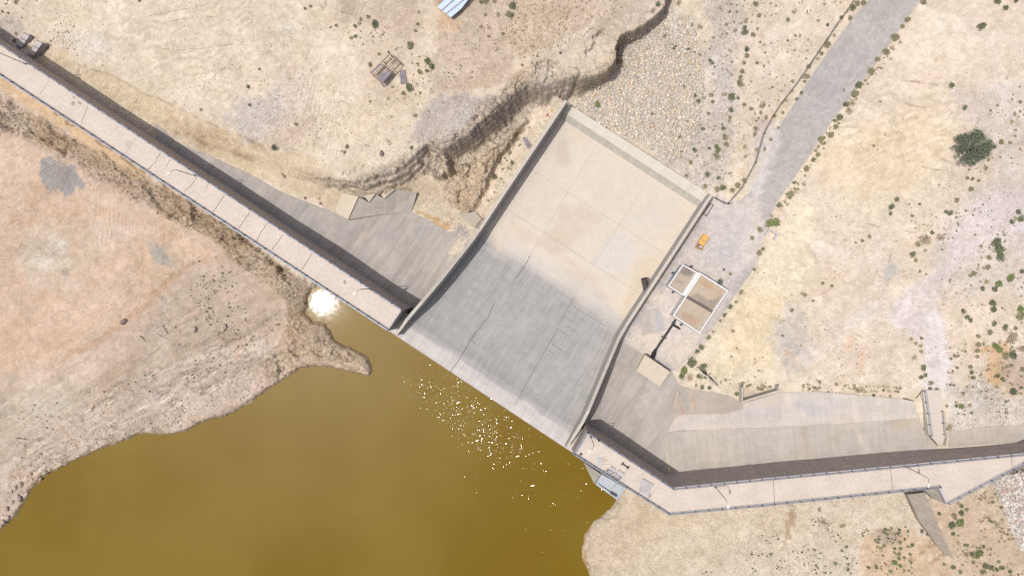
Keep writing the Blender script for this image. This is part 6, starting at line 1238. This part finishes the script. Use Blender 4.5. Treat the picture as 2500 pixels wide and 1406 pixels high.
SHR_T = {(1860, 0, 2.992): "975,270,33,o;905,380,28,o;795,525,30,o;845,435,20,o;705,620,30,g;680,685,27,o;615,765,25,g;570,860,26,g;530,880,14,g;545,925,22,o;505,985,25,o;435,1015,28,o;410,1130,20,o;375,1165,18,g;325,1230,25,o;240,1335,14,g;310,1345,22,b;640,820,25,b;665,755,22,b;580,130,16,g;645,135,18,o;665,60,25,g;700,30,20,o;740,20,22,o;480,185,14,d;190,145,18,o;235,90,12,o;345,490,18,o;225,595,12,o;330,560,22,o;310,595,14,o;478,328,26,o;437,390,16,o;410,430,12,o;530,258,14,b;410,150,12,b;245,262,10,o;1605,195,32,g;1725,15,25,g;1855,8,20,g;1780,60,20,g;1385,625,22,g;1480,790,18,g;1885,745,12,g;1845,835,12,o;1885,815,10,o;1825,890,12,o;1845,995,10,o;1745,1035,22,o;1810,1045,12,o;1660,1100,12,o;1635,1230,16,o;1500,1300,16,o;1535,1310,16,o;1580,1320,14,o;1530,1380,20,o;1650,1170,14,o;865,745,8,o;815,1065,10,g;900,985,6,g;1175,20,24,o;1065,145,22,o;1025,195,18,o;950,345,12,b;735,620,14,b;600,660,10,b;65,1020,14,o;155,825,14,o;90,850,12,o;30,860,16,o;10,770,20,o;20,1090,14,o;120,935,10,o;290,680,14,g;255,725,12,g;175,735,12,b",
 (1240, 0, 2.992): "35,45,24,g;22,115,24,g;1095,35,20,g;1062,75,18,b;1250,20,20,b;1155,268,20,o;1220,335,16,g;1215,358,14,g;1313,355,18,g;1395,400,16,o;1340,185,14,o;1400,195,22,b;1475,440,14,g;1492,460,15,g;1290,630,12,g;655,765,30,G;1058,830,16,g;1805,30,22,o;1835,115,18,o;1735,155,20,b;1730,200,18,g;1728,240,26,g;1795,255,20,o;1820,210,12,o;1742,360,20,d;1745,408,20,o;1725,460,16,o;1710,520,20,o;1700,565,20,o;1695,610,26,o;1630,35,10,o;1618,90,14,o;1595,180,12,o;1660,225,12,o;1500,275,14,b;1365,697,16,g;1388,742,20,g;1430,715,16,o;1487,695,18,o;1495,745,14,g;1635,708,30,g;1578,690,20,b;1680,715,14,g;1725,765,18,o;1775,795,18,o;1630,805,20,g;1622,860,16,o;1620,885,14,b;1850,775,20,b;1848,825,12,o;1810,940,18,o;1805,975,16,o;1425,942,16,g;1575,938,18,g;1585,1000,22,o;1600,1055,20,o;1250,1000,18,o;1262,1105,15,o;1262,1130,15,b;1362,1095,20,g;1470,1085,12,g;1520,1070,16,g;1535,1100,24,g;1525,1140,24,o;1335,1187,18,o;1458,1275,22,g;1538,1300,18,g;1300,1285,12,g;1232,1275,10,g;1440,1365,18,o;1405,1380,16,o;1530,1385,22,o;1570,1370,26,g;1640,1390,20,o;1680,1355,24,o;1730,1320,20,o;1310,855,12,g;1310,885,10,g;1465,828,12,g;1820,460,14,o;1730,1075,18,b;1820,1090,18,b;1740,1140,14,b;95,1060,18,g;75,1020,14,o;15,1120,14,o;30,1190,10,g;180,340,12,b;105,480,10,o;383,390,10,d;215,413,8,d;1550,60,10,o",
 (620, 0, 2.992): "887,183,27,d;835,128,14,o;770,172,14,o;740,193,16,o;782,145,12,o;600,190,12,o;560,203,9,o;740,270,14,g;713,280,14,o;797,325,9,o;375,68,12,o;413,48,12,o;1145,340,30,o;1272,450,24,g;1300,488,24,g;1210,525,20,o;1135,640,28,g;1090,682,16,o;850,475,18,o;1197,468,10,o;1265,522,14,o;1215,680,10,o;1180,845,14,o;847,745,11,b;305,908,17,o;680,1072,18,o;152,1078,22,d;655,1110,14,b;1153,1077,16,g;1310,1045,13,o;1757,1295,24,g;1887,1190,14,g;1870,1120,16,o;1690,10,28,o;1660,18,16,g;1890,50,25,g;1870,110,28,o;1690,110,12,o;1785,112,14,o;1715,205,12,b;1660,195,16,b;1715,270,12,b;1820,250,12,o;985,385,10,g;915,400,12,o;1205,90,10,o;1195,180,12,o;1180,230,12,o;1755,15,14,o",
 (0, 0, 2.992): "120,10,22,b;120,250,16,b;105,300,16,o;350,350,16,b;372,300,10,b;60,95,8,g;20,85,10,g;1815,635,16,g;1825,768,12,g;1470,805,12,o;1895,505,10,o;1020,8,10,g",
 (1860, 460, 2.992): "208,50,32,o;125,125,24,g;60,255,32,G;105,250,36,G;70,205,16,b;10,440,16,o;985,82,20,g;948,135,22,d;940,185,16,g;1423,90,20,o;1372,182,20,g;1345,172,16,g;1150,115,10,g;1075,117,7,g;1098,203,12,g;1490,165,10,o;1240,322,18,g;1200,378,40,b;1297,358,28,b;1140,410,18,o;1190,452,12,o;1103,480,22,g;1125,525,15,o;787,353,13,o;733,385,13,g;685,398,9,o;445,692,15,o;513,710,15,o;318,778,16,o;300,770,12,o;373,822,11,o;220,890,18,o;150,1075,11,g;1870,175,20,g;1888,225,24,g;1820,243,18,g;1848,215,10,o;1768,340,9,o;1710,395,34,g;1730,445,34,g;1738,495,30,g;1598,420,13,o;1658,505,18,o;1650,575,22,o;1545,618,20,o;1520,635,14,g;1817,652,32,G;1895,605,18,g;1725,700,28,G;1695,738,22,g;1613,735,18,g;1640,682,14,o;1690,838,26,g;1690,882,24,g;1470,895,18,g;1500,940,18,g;1525,965,18,g;1695,988,20,g;1775,1012,22,g;1665,1050,22,o;1580,1078,16,o;1890,880,30,G;1885,935,34,o;1850,1020,16,o;1705,1145,26,G;1735,1180,26,G;1780,1225,28,o;1830,1210,30,d;1815,1100,40,b;1580,1140,20,o;1575,1185,18,o;1570,1225,14,o;1520,1300,14,g;1530,1340,16,g;1540,1380,16,g;1720,1365,18,g;1755,1390,16,g;1900,1170,26,b;1905,1320,20,o;1180,1310,20,g;1160,1380,18,g;1195,1365,16,g;1160,1190,14,o;1165,1095,12,o;1160,1150,12,o;1110,1235,18,b;1125,1130,12,b;1090,1100,10,o;1405,1220,12,g;1378,1242,10,g;1425,1310,12,o;1155,605,10,o;1200,628,8,o;1820,1290,16,o;1790,1300,12,o",
 (1240, 460, 2.992): "1705,755,22,o;1665,830,12,g;1625,865,20,g;1585,925,17,g;1550,967,14,o;1500,1048,12,o;1465,1092,20,o;1410,1160,24,g;1385,1190,20,g;1345,1270,40,g;1290,1330,34,G;1270,1375,24,g;1430,1300,28,g;1395,1370,20,g;1440,1345,22,g;1330,1390,24,b;1643,1043,14,o;1625,625,16,o;1550,685,24,d;1800,592,12,g;1840,300,24,o;1785,363,18,o;1835,470,24,o;1865,440,16,o",
 (1540, 820, 5.41): "940,675,34,g;1035,685,30,g;1055,560,20,g;930,550,24,g;865,655,20,o;1395,765,38,G;1480,620,22,o;1575,645,18,g;1690,695,22,o;1735,705,26,o;1770,670,22,b;1835,670,20,o;1400,165,14,o;1330,270,14,o;1690,460,16,b;1645,540,14,b",
 (1860, 920, 2.894): "1193,42,18,o;1187,88,16,g;1233,85,14,o;1420,115,14,o;1375,200,14,g;1410,208,22,G;1480,252,10,g;1465,200,12,o;1305,200,14,b;1320,360,26,b;675,90,16,o;790,128,14,g;525,55,12,b;405,35,12,g;1700,10,16,g;1780,100,28,d;1830,75,16,g;1490,70,9,o;1725,248,16,b;1340,1045,26,g;1395,1030,32,G;1355,975,18,o;1360,995,14,o;1410,960,20,g;1440,935,12,g;1410,910,14,g;1385,890,12,o;1250,962,14,g;1350,1105,16,g;1380,1170,12,b;1445,1185,12,g;1485,1245,18,g;1530,1240,26,G;1565,1198,14,g;1440,1250,12,o;1515,1270,14,g;1350,1340,18,g;1580,1330,24,g;1620,1340,18,g;1655,1355,16,g;1690,1345,18,g;1750,1370,14,g;1560,1370,18,g;1400,1375,12,g;1830,990,12,g;1830,820,12,o;405,930,16,b;435,1020,22,b;572,1048,18,b;740,1078,14,b;1128,1085,14,g;1165,1110,10,g;1060,1185,14,g;1030,1195,10,G;1008,1140,8,g;975,1165,12,g;935,1210,10,g;975,1210,12,g;940,1310,22,G;975,1330,14,G;965,1250,12,g;905,1370,12,g;800,1330,10,g;750,1340,14,g;595,1195,10,g;517,1313,12,G;610,1355,10,g;1285,1320,10,g"}
LMK = [(1715, 590, 'yellow generator'), (1780, 700, 'far corner of the pump house'), (1690, 815, 'u-shaped pipe bend'), (1625, 915, 'beige valve block'), (1884, 572, 'culvert box'), (2360, 368, 'big round tree'), (2300, 1040, 'short ramp'), (2230, 30, 'top end of the road'), (1862, 420, 'narrow middle of the road'), (1980, 240, 'curve of the wire fence'), (2060, 40, 'upper end of the wire fence'), (1775, 497, 'yard gate'),
       (945, 168, 'ruined hut'), (1105, 15, 'blue sheet roof'), (1640, 420, 'middle of the pale end sill'), (1380, 255, 'outer tip of the sill by the cliff'), (1500, 150, 'sharp cliff bend'), (1620, 30, 'end of the cliff line'), (2430, 940, 'orange dug bank'), (2460, 1200, 'riprap corner'), (2300, 1215, 'grey wing slab'), (2330, 1375, 'tapering end of the grey ramp wall'), (2255, 1365, 'eroded earth hollow'), (1930, 1290, 'dry rill in the cracked mud'),
       (2100, 1160, 'bent crest road'), (95, 115, 'twin ribbed ramps'), (2285, 880, 'white dirt track'), (2230, 740, 'fork of the white track'), (2175, 660, 'grey blue sediment patch'), (2322, 560, 'straight black line in the sand'), (1860, 960, 'gravel filled concrete wedge'), (1720, 950, 'rust streaked slab'), (2080, 965, 'pale mottled concrete strip'), (660, 280, 'lilac gravel patch'), (880, 450, 'stepped beige block'), (1120, 300, 'fine grey gravel by the cliff rim'),
       (1140, 550, 'concrete pad with rungs'), (1290, 350, 'bent metal sheet'), (1740, 150, 'upper grey gravel'), (1730, 300, 'lower grey gravel'), (2480, 640, 'white rubble heap at the scrub'), (2440, 760, 'double bush row by the track'), (1970, 700, 'bare tan slope'), (2400, 200, 'lilac stony slope')]
COLN = {'g': 'green', 'o': 'olive', 'b': 'dry brown', 'd': 'dark green', 'G': 'bright green'}
items = []
for (ox, oy, s), t in SHR_T.items():
    for e_ in t.split(';'):
        a, b_, r, k = e_.split(','); items.append([ox + float(a) / s, oy + float(b_) / s, float(r) / s, k])
items.sort(key=lambda e_: -e_[2]); big = items[:285]; small = items[285:]
def sizeword(r): return 'large' if r > 9 else ('medium' if r > 6 else ('small' if r > 4.4 else 'tiny'))
groups = {}
for it_ in big:
    d = [math.hypot(it_[0] - l_[0], it_[1] - l_[1]) for l_ in LMK]; j_ = int(np.argmin(d)); it_.append(j_); it_.append(d[j_]); groups.setdefault((sizeword(it_[2]), it_[3], j_), []).append(it_)
ORD = ['nearest', 'second nearest', 'third nearest', 'fourth nearest', 'fifth nearest', 'sixth nearest', 'seventh nearest', 'eighth nearest', 'ninth nearest', 'tenth nearest', 'eleventh nearest', 'twelfth nearest']
for (sz, k, j_), l_ in groups.items():
    l_.sort(key=lambda e_: e_[5])
    for n_, it_ in enumerate(l_):
        it_.append(f"{sz} {COLN[k]} shrub {ORD[min(n_, 11)]} to the {LMK[j_][2]}" if len(l_) > 1 else f"lone {sz} {COLN[k]} shrub near the {LMK[j_][2]}")
for i, it_ in enumerate(big):
    a, b_, r, k = it_[:4]; g = G(a, b_); o = bpy.data.objects.new('shrub', shrubmesh(K[k], 3 if k == 'b' else i % 3)); C.objects.link(o); R_ = r / 10.2 * 1.12
    o.location = (g[0], g[1], g[2] - .03); o.scale = (R_ * random.uniform(.92, 1.1), R_ * random.uniform(.92, 1.1), R_ * random.uniform(.8, 1.05)); o.rotation_euler = (0, 0, random.random() * 6.28); tag(o, it_[6], 'shrub', 'desert shrubs')
def tufts(name, label, pts, kinds, seed):
    rg = np.random.default_rng(seed); Vs = []; Fs = []; Cs = []; n0 = 0
    protos = [leafmesh('x', 34, s, .6, False, 2.4) for s in range(5)]; cl = {'g': (.125, .14, .08), 'o': (.22, .19, .11), 'b': (.28, .22, .15), 'd': (.10, .105, .07), 'G': (.12, .15, .055)}
    for a, b_, r, k in pts:
        V, Fq = protos[rg.integers(5)]; g = G(a, b_); Vs.append(V * (r / 10.2) * 1.25 + np.array(g)); Fs.append(Fq + n0); n0 += len(V); Cs.append(np.repeat((np.array(cl[k]) * rg.uniform(.75, 1.25))[None], len(V), 0))
    return tag(npmesh(name, np.concatenate(Vs), np.concatenate(Fs), mat('tuft_leaf', attr=True, var=.25, scale=5), None, False, cols=np.concatenate(Cs)), label, name, None, 'stuff')
def scat(poly, n, rmin, rmax, ks, seed, den=None):
    rg = np.random.default_rng(seed); xs = [p[0] for p in poly]; ys = [p[1] for p in poly]; a = rg.uniform(min(xs), max(xs), n * 6); b_ = rg.uniform(min(ys), max(ys), n * 6); ok = inside(a, b_, poly) & (fbm(a / 10, b_ / 10, den or 5, 3, seed % 11) > 0.0)
    a, b_ = a[ok][:n], b_[ok][:n]; return [(x, y, rmin + (rmax - rmin) * rg.random() ** 2.5, ks[rg.integers(len(ks))]) for x, y in zip(a, b_)]
tp = [(a, b_, r, k) for a, b_, r, k in small]
tp += scat([(460, 640), (560, 620), (720, 740), (700, 800), (560, 880), (400, 960), (260, 940), (420, 780)], 420, .7, 2.6, 'ggdo', 3)
tp += scat([(770, 820), (830, 840), (890, 890), (870, 905), (800, 880)], 40, .8, 2.2, 'gd', 4)
tp += scat([(40, 1000), (300, 930), (620, 880), (600, 950), (400, 1040), (150, 1110), (20, 1180)], 260, .7, 2.2, 'ggdo', 5)
tp += scat([(1690, 1400), (1800, 1340), (1900, 1270), (2000, 1260), (2150, 1290), (2230, 1280), (2240, 1400)], 330, .7, 2.6, 'gdgd', 6, 4)
tp += scat([(2140, 1290), (2220, 1280), (2230, 1400), (2120, 1406)], 90, 1.2, 3.6, 'gGd', 16, 3)
tp += scat([(2300, 1240), (2430, 1190), (2460, 1280), (2500, 1360), (2500, 1406), (2350, 1406), (2320, 1300)], 240, 1, 3.6, 'oobg', 7)
tp += scat([(2430, 1180), (2500, 1150), (2500, 1340), (2460, 1270)], 60, 1, 3.4, 'og', 8)
tp += scat([(2300, 850), (2500, 800), (2500, 1040), (2320, 1040)], 240, .9, 3.4, 'oobg', 9)
tp += scat([(2200, 500), (2500, 180), (2500, 800), (2350, 800)], 320, .8, 2.8, 'oobg', 10)
tp += scat([(1700, 950), (1850, 740), (2000, 700), (2200, 940), (1900, 950)], 120, .8, 2.2, 'ob', 11)
tp += scat([(1640, 350), (1700, 100), (1760, 0), (2060, 0), (1880, 280), (1790, 440), (1720, 460)], 420, .8, 3.0, 'oobg', 12)
tp += scat([(880, 60), (1060, 60), (1060, 260), (980, 330), (860, 200)], 160, .8, 2.6, 'oob', 13)
tp += scat([(1080, 80), (1300, 0), (1240, 200), (1080, 220)], 120, .8, 2.4, 'oob', 14)
tp += scat([(660, 150), (740, 170), (1020, 300), (960, 360), (740, 380), (560, 240)], 170, .7, 1.8, 'oob', 15)
tp += scat([(1650, 895), (1760, 940), (1900, 952), (2200, 968), (2200, 940), (1800, 935), (1700, 900)], 150, 1, 3.6, 'ogb', 17)
tp += scat([(0, 0), (200, 0), (240, 160), (100, 100)], 80, .8, 2.2, 'ob', 18)
tp += scat([(1180, 440), (1300, 300), (1250, 420), (1190, 520)], 40, 1, 3.2, 'ogb', 19)
for l_ in ([(2190, 95), (2100, 205), (2020, 315), (1950, 425), (1890, 520)],):
    for i in range(len(l_) - 1):
        for k in range(26): t = random.random(); tp.append((l_[i][0] * (1 - t) + l_[i + 1][0] * t + random.gauss(9, 5), l_[i][1] * (1 - t) + l_[i + 1][1] * t + random.gauss(3, 4), random.uniform(1, 3.4), random.choice('oobg')))
tufts('scrub', 'tiny olive and green tufts scattered over the dry ground', tp, None, 2)
# dry brush heaps
for (a, b_, r, k, lab) in ((1740, 549, 7.5, 'b', 'heap of brown dead brush on the yard above the generator'), (1746, 577, 4, 'b', 'small clump of dead brush beside the black tyre'), (1767, 659, 4.5, 'b', 'small heap of reddish dead brush by the pump house')):
    g = G(a, b_); root = tag(bpy.data.objects.new('brush_heap', shrubmesh('dry', 3).copy()), lab, 'brush'); C.objects.link(root); root.data.materials.clear(); root.data.materials.append(mat('dead_brush', (0.10, 0.045, 0.03), var=.3, scale=5)); root.location = (g[0], g[1], YZ if a < 1760 else g[2]); root.scale = (r / 10, r / 10, r / 22); root.rotation_euler = (0, 0, a)
# driftwood on the upstream bank
DW = o1([(1490, 690), (1555, 650)], (0, 460)) + []
for i, (l_, lab) in enumerate(((o1([(1478, 725), (1510, 690), (1560, 660)], (0, 460)), 'bleached branch lying below the grey silt tongue'), (o1([(1145, 1060), (1200, 1090), (1250, 1115)], (0, 460)), 'pale branch on the bank, inland one of the twin boulders'), (o1([(1085, 1215), (1130, 1195), (1165, 1165)], (0, 460)), 'curved pale branch lying shoreward of the rusty furrow'), (o1([(1025, 1075), (1070, 1120)], (0, 460)), 'dark straight branch beside the paired boulders'), (o1([(1190, 1000), (1230, 1060)], (0, 460)), 'thin dark twig lying between the two branches'), (o1([(1800, 975), (1860, 945)], (0, 460)), 'bleached stick near the foot of the rocky bank'), (o1([(985, 65), (1030, 75), (1082, 75), (1080, 120)], (0, 920), 2.894), 'hooked grey branch on the smooth shore slope'), (o1([(120, 430), (215, 445)], (0, 920), 2.894), 'straight dark stick on the lower shore slope'))):
    g = [Vector(G(a, b_, .1)) for a, b_ in l_]; mb = MB(); mb.tube(g, [.09] * (len(g) - 1) + [.04], 6); m_ = (g[0] + g[1]) / 2; mb.tube([m_, m_ + Vector((.5, .35, .15))], [.05, .02], 5)
    o = mb.build('driftwood', mat('bleached_wood', A(196, 182, 166), var=.15) if 'dark' not in lab else M_BARK, loc=tuple(g[0])); tag(o, lab, 'branch')
# the one real tree
tg = G(2360, 368); tree = thing('round_tree', 'large round grey green desert tree standing alone on the hillside', 'tree', tg); mb = MB(); mb.tube([(0, 0, -.2), (.05, 0, .8), (.1, .1, 1.6)], [.28, .22, .18], 8)
rg = np.random.default_rng(5); tips = []
for k in range(13):
    an = k / 13 * 6.28 + rg.uniform(-.2, .2); rr0 = rg.uniform(2.0, 3.7); hz = rg.uniform(1.3, 3.6); p1 = (math.cos(an) * rr0 * .45, math.sin(an) * rr0 * .45, 1.0 + hz * .45); p2 = (math.cos(an) * rr0, math.sin(an) * rr0, hz); mb.tube([(.05, 0, .9), p1, p2], [.14, .09, .03], 6); tips.append(p2)
mb.build('trunk', M_BARK, tree)
cl = []
for k in range(95):
    an = rg.random() * 6.28; rr0 = 3.85 * math.sqrt(rg.random()); edge = 1 + .14 * math.sin(an * 5 + 1) + .08 * math.sin(an * 9); cl.append((math.cos(an) * rr0 * edge, math.sin(an) * rr0 * edge, 1.3 + 2.7 * math.sqrt(max(0, 1 - (rr0 / 4.2) ** 2)) * rg.uniform(.75, 1.05)))
cl = np.array(cl); n = 9500; c = cl[rg.integers(0, len(cl), n)] + rg.normal(0, .30, (n, 3)) * np.array([1, 1, .7]); u = rg.normal(size=(n, 3)); u[:, 2] *= .5; u /= np.linalg.norm(u, axis=1)[:, None]; w_ = np.cross(u, rg.normal(size=(n, 3))); w_ /= np.linalg.norm(w_, axis=1)[:, None]; ls = rg.uniform(.06, .15, n)[:, None]
V = np.stack([c - u * ls * 1.4, c + w_ * ls * .6, c + u * ls * 1.4, c - w_ * ls * .6], 1).reshape(-1, 3); tone = np.repeat(rg.uniform(.6, 1.35, len(cl))[rg.integers(0, len(cl), n)][:, None] * 1.0, 4, 0).reshape(-1, 1)
npmesh('crown', V, np.arange(n * 4).reshape(n, 4), mat('tree_leaf', attr=True, var=.25, scale=3), tree, cols=np.clip(np.array([.125, .15, .10]) * tone, .02, .3))
